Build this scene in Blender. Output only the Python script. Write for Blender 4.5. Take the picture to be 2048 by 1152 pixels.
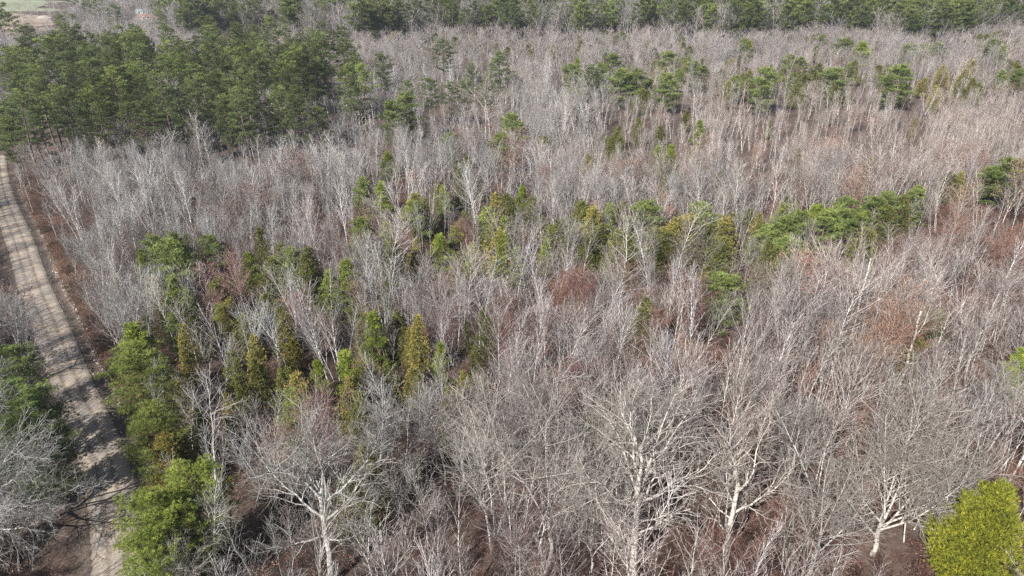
import bpy, math, random
import numpy as np
from mathutils import Vector

# ------------------------------------------------------------------ camera, sky, sun, exposure
scene = bpy.context.scene
for o in list(bpy.data.objects):
    bpy.data.objects.remove(o)
PITCH = math.radians(26.0); CAM_H = 57.0; FOC = 1365.33      # FOC: focal length in pixels of the 2048 px photograph
cam_d = bpy.data.cameras.new('camera'); cam = bpy.data.objects.new('camera', cam_d)
scene.collection.objects.link(cam); scene.camera = cam
cam_d.lens = 24; cam_d.sensor_width = 36; cam_d.clip_start = 0.5; cam_d.clip_end = 20000
cam.location = (0, 0, CAM_H); cam.rotation_euler = (math.pi/2 - PITCH, 0, 0)
SUN_EL = math.radians(37)
sx, sy = 0.56, 0.83                                            # horizontal direction the shadows run
n_ = math.hypot(sx, sy); sx /= n_; sy /= n_
sun_d = bpy.data.lights.new('sun', 'SUN'); sun = bpy.data.objects.new('sun', sun_d)
scene.collection.objects.link(sun)
sun_d.energy = 5.0; sun_d.angle = math.radians(0.5); sun_d.color = (1.0, 0.965, 0.92)
sun.rotation_euler = Vector((sx*math.cos(SUN_EL), sy*math.cos(SUN_EL), -math.sin(SUN_EL))).to_track_quat('-Z', 'Y').to_euler()
world = bpy.data.worlds.new('World'); scene.world = world; world.use_nodes = True
wn = world.node_tree.nodes; wl = world.node_tree.links
sky = wn.new('ShaderNodeTexSky'); sky.sky_type = 'NISHITA'; sky.sun_disc = False
sky.sun_elevation = SUN_EL; sky.sun_rotation = math.atan2(-sx, -sy) % (2*math.pi)
sky.air_density = 1.0; sky.dust_density = 1.5
bg = wn.get('Background'); bg.inputs['Strength'].default_value = 0.05
wl.new(sky.outputs[0], bg.inputs[0])
vs = scene.view_settings
vs.view_transform = 'Standard'; vs.look = 'None'; vs.exposure = 0.88; vs.gamma = 1; vs.use_curve_mapping = False
scene.cycles.use_denoising = False
scene.cycles.max_bounces = 4; scene.cycles.diffuse_bounces = 2; scene.cycles.volume_bounces = 0
scene.cycles.transparent_max_bounces = 4

rnd = random.Random(7); RNG = np.random.default_rng(11)
COL = scene.collection

def rise(Y):
    """the land climbs gently beyond the young stand"""
    Y = np.asarray(Y, float)
    return .045*np.clip(Y-210, 0, 420)+.02*np.clip(Y-630, 0, 2500)
def ground_at(px, py, z=0.0):
    """the place at height z above the ground that lies under a pixel of the photograph"""
    u = (px-1024)/FOC; v = (py-576)/FOC
    dn = math.sin(PITCH)+v*math.cos(PITCH); fw = math.cos(PITCH)-v*math.sin(PITCH); Y = 0
    for _ in range(40):
        t = (CAM_H-z-float(rise(Y)))/dn; Y = .5*Y+.5*fw*t
    return u*t, t*fw
def pixel_of(X, Y, Z):
    Z = Z+rise(Y)
    fw = Y*math.cos(PITCH)+(CAM_H-Z)*math.sin(PITCH)
    dn = -Y*math.sin(PITCH)+(CAM_H-Z)*math.cos(PITCH)
    return 1024+FOC*X/fw, 576+FOC*dn/fw

# ------------------------------------------------------------------ road line and terrain
ROAD = np.array([(-26, -40), (-28, 0), (-32, 25), (-37.5, 42), (-40.3, 50), (-45.8, 59.5), (-53.6, 70.5), (-64.4, 83.7), (-78.8, 101.9),
                 (-91.8, 118), (-109.5, 141), (-138, 177), (-162, 211), (-188, 252), (-215, 300), (-235, 350)], float)
def smooth_line(P, n):
    out = []
    for i in range(len(P)-1):
        p0 = P[max(i-1, 0)]; p1 = P[i]; p2 = P[i+1]; p3 = P[min(i+2, len(P)-1)]
        for k in range(n):
            t = k/n
            out.append(.5*((2*p1)+(-p0+p2)*t+(2*p0-5*p1+4*p2-p3)*t*t+(-p0+3*p1-3*p2+p3)*t**3))
    out.append(P[-1]); return np.array(out)
RL = smooth_line(ROAD, 10)
def road_offset(X, Y):
    """signed distance from the road's centre line, positive on its right-hand side"""
    X = np.atleast_1d(np.asarray(X, float)); Y = np.atleast_1d(np.asarray(Y, float))
    best = np.full(X.shape, 1e9); sg = np.ones(X.shape)
    a = RL[:-1]; b = RL[1:]
    for (ax, ay), (bx, by) in zip(a, b):
        dx, dy = bx-ax, by-ay; L2 = dx*dx+dy*dy
        t = np.clip(((X-ax)*dx+(Y-ay)*dy)/L2, 0, 1)
        ex = X-(ax+t*dx); ey = Y-(ay+t*dy); d = np.hypot(ex, ey)
        m = d < best
        best[m] = d[m]; sg[m] = np.where(ex*dy-ey*dx > 0, 1, -1)[m]
    return best*sg
def terrain(X, Y, off=None):
    X = np.atleast_1d(np.asarray(X, float)); Y = np.atleast_1d(np.asarray(Y, float))
    if off is None: off = road_offset(X, Y)
    h = .5*np.sin(X*.021+1.1)*np.sin(Y*.017)+.25*np.sin(X*.07+Y*.05)+.08*np.sin(X*.31+2)*np.sin(Y*.27)
    near = np.clip((np.abs(off)-3)/9, 0, 1)
    h = h*near
    fine = (.05*np.sin(X*1.9+Y*.7)*np.sin(Y*2.3)+.04*np.sin(X*3.7-Y*2.9))*np.clip((np.abs(off)-2.8)/1.0, 0, 1)
    g = lambda c, w: np.exp(-((off-c)/w)**2)
    h = h+fine-.10*(np.abs(off) < 2.2)-.55*g(3.55, .55)+.35*g(5.6, 1.2)-.22*g(-3.6, .7)
    return h+rise(Y)
ROAD_W = 2.6
HAZE = 0.00017

# ------------------------------------------------------------------ materials
def new_mat(name):
    m = bpy.data.materials.new(name); m.use_nodes = True
    return m, m.node_tree.nodes, m.node_tree.links, m.node_tree.nodes['Principled BSDF']
def ramp(nt, fac, stops):
    r = nt.new('ShaderNodeValToRGB'); e = r.color_ramp.elements
    while len(e) < len(stops): e.new(.5)
    for k, (p, c) in enumerate(stops): e[k].position = p; e[k].color = (*c, 1)
    return r
def mixc(nt, ln, fac, a, b, mode='MIX'):
    m = nt.new('ShaderNodeMix'); m.data_type = 'RGBA'; m.blend_type = mode
    for sock, val in ((m.inputs[0], fac), (m.inputs[6], a), (m.inputs[7], b)):
        if hasattr(val, 'type'): ln.new(val, sock)
        elif isinstance(val, (int, float)): sock.default_value = val
        else: sock.default_value = (*val, 1)
    return m.outputs[2]
def attr(nt, name, typ='GEOMETRY'):
    a = nt.new('ShaderNodeAttribute'); a.attribute_name = name; a.attribute_type = typ
    return a
def noise(nt, ln, scale, detail=4, vec=None):
    n = nt.new('ShaderNodeTexNoise'); n.inputs['Scale'].default_value = scale; n.inputs['Detail'].default_value = detail
    if vec is not None: ln.new(vec, n.inputs['Vector'])
    return n
def bark_material(name, bark_a, bark_b, twig_a, twig_b, patch=(.07, .065, .055)):
    m, nt, ln, bs = new_mat(name)
    tc = nt.new('ShaderNodeTexCoord')
    n1 = noise(nt, ln, 3.2, 5, tc.outputs['Object']); n2 = noise(nt, ln, .9, 3, tc.outputs['Object'])
    r1 = ramp(nt, None, [(.3, bark_a), (.62, bark_b)]); ln.new(n1.outputs[0], r1.inputs[0])
    r2 = ramp(nt, None, [(.50, (0, 0, 0)), (.60, (1, 1, 1))]); ln.new(n1.outputs[0], r2.inputs[0])
    r3 = ramp(nt, None, [(.42, (0, 0, 0)), (.54, (1, 1, 1))]); ln.new(n2.outputs[0], r3.inputs[0])
    pm = nt.new('ShaderNodeMath'); pm.operation = 'MULTIPLY'; ln.new(r2.outputs[0], pm.inputs[0]); ln.new(r3.outputs[0], pm.inputs[1])
    bark = mixc(nt, ln, pm.outputs[0], r1.outputs[0], patch)
    red = attr(nt, 'red', 'INSTANCER')
    tw = mixc(nt, ln, red.outputs['Fac'], twig_a, twig_b)
    lv = attr(nt, 'twig')
    c = mixc(nt, ln, lv.outputs['Fac'], bark, tw)
    ti = attr(nt, 'tint', 'INSTANCER')
    c = mixc(nt, ln, 1.0, c, ti.outputs['Vector'], 'MULTIPLY')
    ln.new(c, bs.inputs['Base Color']); bs.inputs['Roughness'].default_value = .85
    bs.inputs['Specular IOR Level'].default_value = .2
    return m
def leaf_material(name, dark, light, tip, rough=.55):
    m, nt, ln, bs = new_mat(name)
    v = attr(nt, 'shade')
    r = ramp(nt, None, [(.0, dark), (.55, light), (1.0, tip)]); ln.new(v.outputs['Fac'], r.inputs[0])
    ti = attr(nt, 'tint', 'INSTANCER')
    c = mixc(nt, ln, 1.0, r.outputs[0], ti.outputs['Vector'], 'MULTIPLY')
    ln.new(c, bs.inputs['Base Color']); bs.inputs['Roughness'].default_value = rough
    bs.inputs['Specular IOR Level'].default_value = .25
    return m
M_BARK = bark_material('hardwood_bark', (.70, .68, .65), (.50, .48, .455), (.165, .152, .145), (.205, .122, .118))
M_OAK = bark_material('white_oak_bark', (.56, .54, .51), (.36, .34, .32), (.23, .215, .20), (.22, .15, .13))
M_PINEBARK = bark_material('pine_bark', (.21, .165, .135), (.13, .10, .08), (.17, .14, .11), (.2, .14, .1))
M_SHRUB = bark_material('shrub_bark', (.15, .115, .10), (.10, .075, .065), (.12, .085, .075), (.15, .07, .055))
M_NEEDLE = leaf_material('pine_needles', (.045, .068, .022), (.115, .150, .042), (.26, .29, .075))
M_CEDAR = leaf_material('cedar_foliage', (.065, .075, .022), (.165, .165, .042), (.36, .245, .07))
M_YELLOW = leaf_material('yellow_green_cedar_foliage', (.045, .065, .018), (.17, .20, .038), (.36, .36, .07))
M_RUSSET = leaf_material('dry_oak_leaves', (.14, .082, .062), (.23, .145, .115), (.34, .25, .20), .7)
M_GRASS = leaf_material('dry_grass', (.14, .07, .045), (.30, .17, .11), (.46, .33, .22), .8)

# ------------------------------------------------------------------ mesh helpers
def mesh_of(name, verts, faces, mats, matidx=None, fattr=None, vattr=None, smooth=False):
    """faces: int array (n,3) or (n,4), or list of such arrays"""
    me = bpy.data.meshes.new(name)
    if isinstance(faces, np.ndarray): faces = [faces]
    faces = [f for f in faces if len(f)]
    nf = sum(len(f) for f in faces); loops = np.concatenate([f.ravel() for f in faces]).astype(np.int32)
    tot = np.concatenate([np.full(len(f), f.shape[1]) for f in faces]).astype(np.int32)
    start = np.concatenate([[0], np.cumsum(tot)[:-1]]).astype(np.int32)
    me.vertices.add(len(verts)); me.vertices.foreach_set('co', np.asarray(verts, np.float32).ravel())
    me.loops.add(len(loops)); me.loops.foreach_set('vertex_index', loops)
    me.polygons.add(nf); me.polygons.foreach_set('loop_start', start)
    for m in mats: me.materials.append(m)
    if matidx is not None: me.polygons.foreach_set('material_index', np.asarray(matidx, np.int32))
    if smooth: me.polygons.foreach_set('use_smooth', np.ones(nf, bool))
    me.update(calc_edges=True)
    for nm, a in (fattr or {}).items():
        at = me.attributes.new(nm, 'FLOAT', 'FACE'); at.data.foreach_set('value', np.asarray(a, np.float32))
    for nm, a in (vattr or {}).items():
        at = me.attributes.new(nm, 'FLOAT', 'POINT'); at.data.foreach_set('value', np.asarray(a, np.float32))
    return me
def nrm(v):
    return v/np.maximum(np.linalg.norm(v, axis=-1, keepdims=True), 1e-9)

class Tree:
    """collects tapering limbs as point chains, then builds one mesh per group of chains"""
    def __init__(s, seed):
        s.r = random.Random(seed); s.paths = []; s.tips = []
    def add(s, pts, rad, lvl, part): s.paths.append((pts, rad, lvl, part))
    def grow(s, p, d, L, r, lvl, c, part=0):
        R = s.r; n = c['seg'][lvl]; cr = c['crook'][lvl]; tr = c['trop'][lvl]
        P = [p]; px, py, pz = p; dx, dy, dz = d; D = [d]
        for i in range(n):
            dx += R.gauss(0, cr); dy += R.gauss(0, cr); dz += R.gauss(0, cr)+tr
            q = math.sqrt(dx*dx+dy*dy+dz*dz); dx /= q; dy /= q; dz /= q
            px += dx*L/n; py += dy*L/n; pz += dz*L/n
            P.append((px, py, pz)); D.append((dx, dy, dz))
        rt = c['rtip']*(1.0 if lvl >= c['max']-1 else 1.6)
        rad = [max(r*(1-.9*(i/n)**c.get('tap', 1.0)), rt) for i in range(n+1)]
        if lvl == c['max']: rad[-1] = 0.0015
        s.add(P, rad, lvl, part)
        if lvl >= c['max']:
            s.tips.append((P[-1], D[-1])); return
        if lvl == c['max']-1: s.tips.append((P[-1], D[-1]))
        k = c['n'][lvl]
        if lvl > 0: k = max(2, int(round(k*min(1.5, max(.45, L/c['ref'][lvl])))))
        t0 = c['t0'][lvl]; az = R.random()*6.28
        for j in range(k):
            t = t0+(1-t0)*(j+R.random()*.8)/k; t = min(t, .99)
            i = min(int(t*n), n-1); f = t*n-i
            a = P[i]; b = P[i+1]; q = tuple(a[m]+(b[m]-a[m])*f for m in range(3)); dd = D[i+1]
            az += 2.4+R.gauss(0, .5)
            ang = math.radians(R.uniform(*c['ang'][lvl]))
            if lvl == 0: ang *= (1.15-.45*t)
            ref = (0, 0, 1) if abs(dd[2]) < .9 else (1, 0, 0)
            u = (dd[1]*ref[2]-dd[2]*ref[1], dd[2]*ref[0]-dd[0]*ref[2], dd[0]*ref[1]-dd[1]*ref[0])
            q2 = math.sqrt(u[0]**2+u[1]**2+u[2]**2); u = (u[0]/q2, u[1]/q2, u[2]/q2)
            v = (dd[1]*u[2]-dd[2]*u[1], dd[2]*u[0]-dd[0]*u[2], dd[0]*u[1]-dd[1]*u[0])
            ca, sa = math.cos(ang), math.sin(ang); cz, sz = math.cos(az), math.sin(az)
            nd = tuple(dd[m]*ca+sa*(u[m]*cz+v[m]*sz) for m in range(3))
            if lvl == 0:
                prof = c['prof'](t)
                cl = c['reach']*prof*R.uniform(.75, 1.15)
            else:
                cl = L*c['ratio'][lvl]*(1.12-.6*t)*R.uniform(.7, 1.25)
            rr = max(rad[i]*c['rr'][lvl], c['rtip'])
            s.grow(q, nd, cl, min(rr, cl*.035), lvl+1, c, part if lvl or not c.get('split') else j+1)
    def mesh(s, name, mats, select, sides=(7, 5, 3, 3, 3), matidx=0, mx=4):
        groups = {}
        for pts, rad, lvl, part in s.paths:
            if select(lvl, part): groups.setdefault((len(pts), sides[lvl], lvl), []).append((pts, rad))
        V = []; F = []; TW = []; base = 0
        for (n, sd, lvl), lst in groups.items():
            P = np.array([a for a, b in lst]); Rr = np.array([b for a, b in lst])
            T = np.zeros_like(P); T[:, 1:-1] = P[:, 2:]-P[:, :-2]; T[:, 0] = P[:, 1]-P[:, 0]; T[:, -1] = P[:, -1]-P[:, -2]
            T = nrm(T); ref = np.where(np.abs(T[:, :1, 2:3]) < .8, np.array([0, 0, 1.]), np.array([1., 0, 0]))
            U = nrm(np.cross(T, np.broadcast_to(ref, T.shape))); W = np.cross(T, U)
            a = np.arange(sd)*2*math.pi/sd
            ring = P[:, :, None]+Rr[:, :, None, None]*(np.cos(a)[:, None]*U[:, :, None]+np.sin(a)[:, None]*W[:, :, None])
            K = len(lst); V.append(ring.reshape(-1, 3))
            idx = base+np.arange(K*n*sd).reshape(K, n, sd); nx = np.roll(idx, -1, axis=2)
            F.append(np.stack([idx[:, :-1], nx[:, :-1], nx[:, 1:], idx[:, 1:]], -1).reshape(-1, 4))
            TW.append(np.full(K*n*sd, min(1, lvl/mx)**1.7)); base += K*n*sd
        tw = np.concatenate(TW)
        return mesh_of(name, np.concatenate(V), np.concatenate(F), mats, vattr={'twig': tw}, smooth=True)

def hardwood(seed, H, stems=1, spread=1.0, clear=.35, n=(24, 7, 5), crook=.05, ang=(30, 55), rt=.008, r0=None, reach=None, trop=.05, split=False, lean=0.0, deep=3):
    t = Tree(seed); R = t.r
    r0 = r0 or H*.0075
    c = dict(max=deep, seg=(9, 5, 3, 2, 2), crook=(crook, crook*2.0, crook*2.6, .16, .2), trop=(.02, trop, trop*.8, .03, .0),
             n=n, ref=(1, H*.3, H*.12, H*.06, 1), t0=(clear, .18, .15, .1), ang=(ang, (25, 55), (25, 60), (25, 60)),
             ratio=(1, .45, .45, .5), rr=(.58, .62, .6, .6), rtip=rt, split=split,
             reach=reach or H*.34*spread, prof=lambda t: .45+1.0*math.sin(math.pi*min(1, max(0, (t-clear)/(1-clear)*.86+.12)))*(.85))
    for k in range(stems):
        a = R.random()*6.28+k*6.28/stems; w = (0 if stems == 1 else R.uniform(.10, .32))+lean
        hh = H*(1 if k == 0 else R.uniform(.7, .98))
        t.grow((.18*math.cos(a)*(stems > 1), .18*math.sin(a)*(stems > 1), -.3), nrm(np.array([w*math.cos(a), w*math.sin(a), 1.])).tolist(), hh, r0*(1 if stems == 1 else .75), 0, c)
    return t

def shaped_oak(seed, H, r0, forks, n=(12, 6, 4), rt=.013, crook=.16, trunk=None, mats=None):
    """a tree whose main limbs leave at given heights: forks = (height share, azimuth, elevation, length)"""
    t = Tree(seed); R = t.r
    c = dict(max=4, seg=(9, 8, 5, 3, 2), crook=(.04, crook, crook*1.25, .17, .2), trop=(.0, .045, .035, .03, 0), n=(0, n[0], n[1], n[2], 0),
             ref=(1, H*.42, H*.17, H*.075, 1), t0=(.3, .16, .14, .1), ang=((30, 50), (28, 62), (28, 62), (25, 60)),
             ratio=(1, .52, .5, .5), rr=(.6, .66, .66, .6), rtip=rt, tap=.85)
    top = trunk or .62; pts = []; x = y = 0
    for i in range(9):
        pts.append((x, y, -.3+(H*top+.3)*i/8)); x += R.gauss(0, .11); y += R.gauss(0, .11)
    rad = [r0*(1.35 if i == 0 else 1)*(1-.45*i/8) for i in range(9)]
    t.add(pts, rad, 0, 0)
    for k, (hs, az, el, L) in enumerate(forks):
        f = min(hs/top, 1)*8; i = min(int(f), 7); a = np.array(pts[i]); b = np.array(pts[i+1]); q = a+(b-a)*(f-i)
        az = math.radians(az); el = math.radians(el)
        d = (math.cos(az)*math.cos(el), math.sin(az)*math.cos(el), math.sin(el))
        t.grow(tuple(q), d, L*H*1.12, r0*(.46 if L > .35 else .32)*(1-.25*hs), 1, c, k+1)
    return t

def blades(centres, dirs, rng, per, length, width, spreadv, shade):
    """fans of slim pointed leaves or needles sitting at the given points"""
    C = np.repeat(centres, per, 0); D = np.repeat(nrm(dirs), per, 0); N = len(C)
    d = nrm(D+rng.normal(0, spreadv, (N, 3))); s = nrm(np.cross(d, rng.normal(0, 1, (N, 3))))
    ln = length*rng.uniform(.7, 1.2, (N, 1)); w = width*rng.uniform(.7, 1.2, (N, 1))
    C = C+rng.normal(0, length*.18, (N, 3))
    a = C-s*w*.5; b = C+s*w*.5; t = C+d*ln
    V = np.stack([a, b, t], 1).reshape(-1, 3); F = np.arange(3*N).reshape(N, 3)
    sh = np.clip(np.repeat(shade, per)+rng.normal(0, .10, N), 0, 1)
    return V, F, sh

def pine(seed, H, R0, clear, limbs, clumps, tufts, per, ln=.30, w=.045, cone=.55, droop=0.0):
    """returns trunk mesh (with its limbs) and the foliage mesh"""
    r = random.Random(seed); rng = np.random.default_rng(seed); t = Tree(seed)
    pts = []; x = y = 0
    for i in range(10):
        pts.append((x, y, -.3+(H*.97+.3)*i/9)); x += r.gauss(0, H*.004); y += r.gauss(0, H*.004)
    r0 = H*.0095+.03; t.add(pts, [r0*(1-.9*i/9)+.012 for i in range(10)], 0, 0)
    C = []; D = []; S = []; az = r.random()*6
    for k in range(limbs):
        s = (k+.5)/limbs; z = H*(clear+(1-clear)*(s**.9)*.97); az += 2.4+r.gauss(0, .45)
        env = math.sin(math.pi*min(1, (1-s)*cone+.5*(1-cone)+.06))**.9 if s < .999 else .1
        env = max(.13, min(1, (1-s)**.75*1.25 if cone > .8 else math.sqrt(max(0, 1-((s-.32)/.72)**2)) if s > .32 else .55+.45*s/.32))
        L = R0*env*r.uniform(.6, 1.18)
        el = math.radians(-8+50*s+r.gauss(0, 10)-droop)
        f = z/(H*.97+.3)*9; i = min(int(f), 8); a = np.array(pts[i]); b = np.array(pts[i+1]); q = a+(b-a)*(f-i)
        P = [tuple(q)]; d = np.array([math.cos(az)*math.cos(el), math.sin(az)*math.cos(el), math.sin(el)])
        for m in range(4):
            d = nrm(d+np.array([r.gauss(0, .12), r.gauss(0, .12), .10+r.gauss(0, .06)])); q = q+d*L/4; P.append(tuple(q))
        t.add(P, [max(.012, r0*.30*(1-s*.6)*(1-.2*m)) for m in range(5)], 1, 0)
        nc = max(2, int(clumps*(.45+.75*L/R0))); sd = r.random()
        for m in range(nc):
            u = .42+.6*(m+r.random())/nc; j = min(int(u*4), 3); pa = np.array(P[j]); pb = np.array(P[min(j+1, 4)]); c0 = pa+(pb-pa)*(u*4-j)
            side = np.array([-d[1], d[0], 0])*r.uniform(-1, 1)*L*.32*(1.15-abs(u-.75)); c0 = c0+side+np.array([0, 0, r.uniform(-.1, .3)])
            if m % 2 == 0: t.add([P[j], tuple((np.array(P[j])+c0)/2+np.array([0, 0, .05])), tuple(c0)], [.02, .014, .008], 2, 0)
            nt = max(3, int(tufts*r.uniform(.6, 1.3))); rad = (.30+.05*R0)*r.uniform(.7, 1.25)
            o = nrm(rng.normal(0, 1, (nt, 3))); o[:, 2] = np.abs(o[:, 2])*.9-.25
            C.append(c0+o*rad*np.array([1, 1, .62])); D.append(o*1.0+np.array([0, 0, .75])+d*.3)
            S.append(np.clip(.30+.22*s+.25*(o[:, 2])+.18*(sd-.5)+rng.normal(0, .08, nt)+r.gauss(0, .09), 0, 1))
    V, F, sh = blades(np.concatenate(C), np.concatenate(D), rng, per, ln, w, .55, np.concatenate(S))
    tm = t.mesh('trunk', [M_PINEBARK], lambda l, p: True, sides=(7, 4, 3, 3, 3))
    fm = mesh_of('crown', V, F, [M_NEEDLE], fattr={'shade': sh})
    return tm, fm

def cedar(seed, H, R0, n, per, ln=.22, w=.06, bronze=.5, spires=2, mat=None):
    """conical evergreen: upswept sprays over a tapering, many-tipped outline"""
    r = random.Random(seed); rng = np.random.default_rng(seed); t = Tree(seed)
    tops = [(0, 0, H, 1.0)]
    for k in range(spires):
        a = r.random()*6.28; q = R0*r.uniform(.25, .5); tops.append((q*math.cos(a), q*math.sin(a), H*r.uniform(.66, .88), .62))
    t.add([(0, 0, -.3), (0, 0, H*.5), (0, 0, H*.97)], [H*.016+.03, H*.009+.015, .01], 0, 0)
    C = []; D = []; S = []; j = 10 if n >= 600 else 4; n = n//2 if n >= 600 else n
    for (tx, ty, th, sc) in tops:
        if sc < 1: t.add([(0, 0, H*.1), (tx*.7, ty*.7, th*.4), (tx, ty, th*.95)], [.05, .035, .01], 1, 0)
        m = int(n*sc); lobes = [(r.random()*6.28, r.uniform(.05, .95), r.choice([r.uniform(.62, .8), r.uniform(1.15, 1.38)])) for _ in range(16 if j == 4 else 34)]
        for k in range(m):
            s = ((k+r.random())/m)**1.15; az = r.random()*6.28
            env = (1-s)**(.72 if n < 700 else .95)*min(1, .55+s*3.2)
            for (la, ls, lg) in lobes:
                if abs((az-la+3.14) % 6.28-3.14) < .38 and abs(s-ls) < .09: env *= lg
            L = R0*sc*env*r.uniform(.72, 1.12); zb = th*(.05+.93*s)
            up = .35+.5*s; tip = np.array([tx*(s*.6+.4)+L*math.cos(az), ty*(s*.6+.4)+L*math.sin(az), zb+L*up])
            base = np.array([tx*s, ty*s, max(.2, zb-L*.25)])
            if k % 3 == 0 and L > .4: t.add([tuple(base), tuple((base+tip)/2), tuple(tip)], [.02, .012, .005], 2, 0)
            d = nrm(tip-base); u = np.sqrt(np.linspace(.30, 1.0, j))[:, None]
            pts = base+(tip-base)*u+rng.normal(0, .10+.03*R0, (j, 3))
            C.append(pts); D.append(np.tile(d+np.array([0, 0, .75]), (j, 1)))
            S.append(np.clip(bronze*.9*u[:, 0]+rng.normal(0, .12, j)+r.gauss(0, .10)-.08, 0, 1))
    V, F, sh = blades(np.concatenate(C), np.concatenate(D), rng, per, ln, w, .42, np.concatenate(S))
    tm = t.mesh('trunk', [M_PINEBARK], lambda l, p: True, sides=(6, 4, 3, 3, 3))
    return tm, mesh_of('crown', V, F, [mat or M_CEDAR], fattr={'shade': sh})

def leaf_mesh(t, seed, per, size, frac=.8, spread=.5):
    rng = np.random.default_rng(seed); P = np.array([a for a, b in t.tips]); D = np.array([b for a, b in t.tips])
    k = rng.random(len(P)) < frac; P = P[k]; D = D[k]
    C = np.repeat(P, per, 0)-np.repeat(D, per, 0)*rng.uniform(0, spread, (len(P)*per, 1))+rng.normal(0, .07, (len(P)*per, 3))
    N = len(C); a = nrm(rng.normal(0, 1, (N, 3))); b = nrm(np.cross(a, rng.normal(0, 1, (N, 3)))); s = size*rng.uniform(.6, 1.2, (N, 1))
    V = np.stack([C-a*s*.5, C+b*s*.32, C+a*s*.5, C-b*s*.32+np.cross(a, b)*s*.12], 1).reshape(-1, 3)
    return mesh_of('dry_leaves', V, np.arange(4*N).reshape(N, 4), [M_RUSSET], fattr={'shade': rng.random(N)})

def joined(name, meshes):
    """one mesh of several, materials and attributes kept (used only for the uncountable stands)"""
    V = []; Fs = {3: [], 4: []}; MI = {3: [], 4: []}; SH = {3: [], 4: []}; TW = []; mats = []; base = 0
    for me in meshes:
        nv = len(me.vertices); co = np.empty(nv*3, np.float32); me.vertices.foreach_get('co', co); V.append(co.reshape(-1, 3))
        nl = len(me.loops); li = np.empty(nl, np.int32); me.loops.foreach_get('vertex_index', li)
        k = nl//len(me.polygons); mi = len(mats); mats += list(me.materials)
        Fs[k].append(li.reshape(-1, k)+base); MI[k].append(np.full(len(me.polygons), mi))
        s = np.zeros(len(me.polygons), np.float32)
        if 'shade' in me.attributes: me.attributes['shade'].data.foreach_get('value', s)
        SH[k].append(s); w = np.zeros(nv, np.float32)
        if 'twig' in me.attributes: me.attributes['twig'].data.foreach_get('value', w)
        TW.append(w); base += nv
    F = [np.concatenate(Fs[k]) for k in (3, 4) if Fs[k]]
    mi = np.concatenate([np.concatenate(MI[k]) for k in (3, 4) if MI[k]]); sh = np.concatenate([np.concatenate(SH[k]) for k in (3, 4) if SH[k]])
    return mesh_of(name, np.concatenate(V), F, mats, matidx=mi, fattr={'shade': sh}, vattr={'twig': np.concatenate(TW)})

# ------------------------------------------------------------------ ground, road
def grid_lines():
    xs = np.concatenate([-np.geomspace(230, 9000, 34)[::-1], np.arange(-229, -150, 2.2), np.arange(-150, -24, .62), np.arange(-24, 60, 3), np.geomspace(60, 9000, 60)])
    ys = np.concatenate([-np.geomspace(32, 1500, 14)[::-1], np.arange(-30, 30, 3), np.arange(30, 190, .75), np.arange(190, 360, 3), np.geomspace(360, 14000, 60)])
    return xs, ys
xs, ys = grid_lines(); GX, GY = np.meshgrid(xs, ys); off = road_offset(GX.ravel(), GY.ravel())
gz = terrain(GX.ravel(), GY.ravel(), off)
nx_, ny_ = len(xs), len(ys); ii = np.arange(nx_*ny_).reshape(ny_, nx_)
gf = np.stack([ii[:-1, :-1], ii[:-1, 1:], ii[1:, 1:], ii[1:, :-1]], -1).reshape(-1, 4)
m, nt, ln, bs = new_mat('forest_floor')
tc = nt.new('ShaderNodeTexCoord'); n1 = noise(nt, ln, 2.3, 8, tc.outputs['Object']); n2 = noise(nt, ln, .09, 3, tc.outputs['Object']); n3 = noise(nt, ln, 11, 4, tc.outputs['Object'])
r1 = ramp(nt, None, [(.30, (.035, .027, .022)), (.50, (.085, .058, .045)), (.70, (.15, .11, .085))]); ln.new(n1.outputs[0], r1.inputs[0])
r2 = ramp(nt, None, [(.42, (.065, .045, .038)), (.60, (.12, .075, .06))]); ln.new(n2.outputs[0], r2.inputs[0])
c = mixc(nt, ln, .45, r1.outputs[0], r2.outputs[0])
oa = attr(nt, 'roadside')
rr = ramp(nt, None, [(.0, (0, 0, 0)), (1.0, (1, 1, 1))]); ln.new(oa.outputs['Fac'], rr.inputs[0])
r4 = ramp(nt, None, [(.35, (.06, .048, .038)), (.6, (.13, .10, .08)), (.75, (.24, .195, .155))]); ln.new(n3.outputs[0], r4.inputs[0])
c = mixc(nt, ln, rr.outputs[0], c, r4.outputs[0])
ln.new(c, bs.inputs['Base Color']); bs.inputs['Roughness'].default_value = .95
bp = nt.new('ShaderNodeBump'); bp.inputs['Strength'].default_value = .9; bp.inputs['Distance'].default_value = .12
ln.new(n1.outputs[0], bp.inputs['Height']); ln.new(bp.outputs[0], bs.inputs['Normal'])
side = np.clip(1-np.abs(np.abs(off)-3.2)/1.6, 0, 1)
gme = mesh_of('forest_floor', np.stack([GX.ravel(), GY.ravel(), gz], -1), gf, [m], vattr={'roadside': side}, smooth=True)
go = bpy.data.objects.new('forest_floor', gme); COL.objects.link(go); go['kind'] = 'structure'

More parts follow.
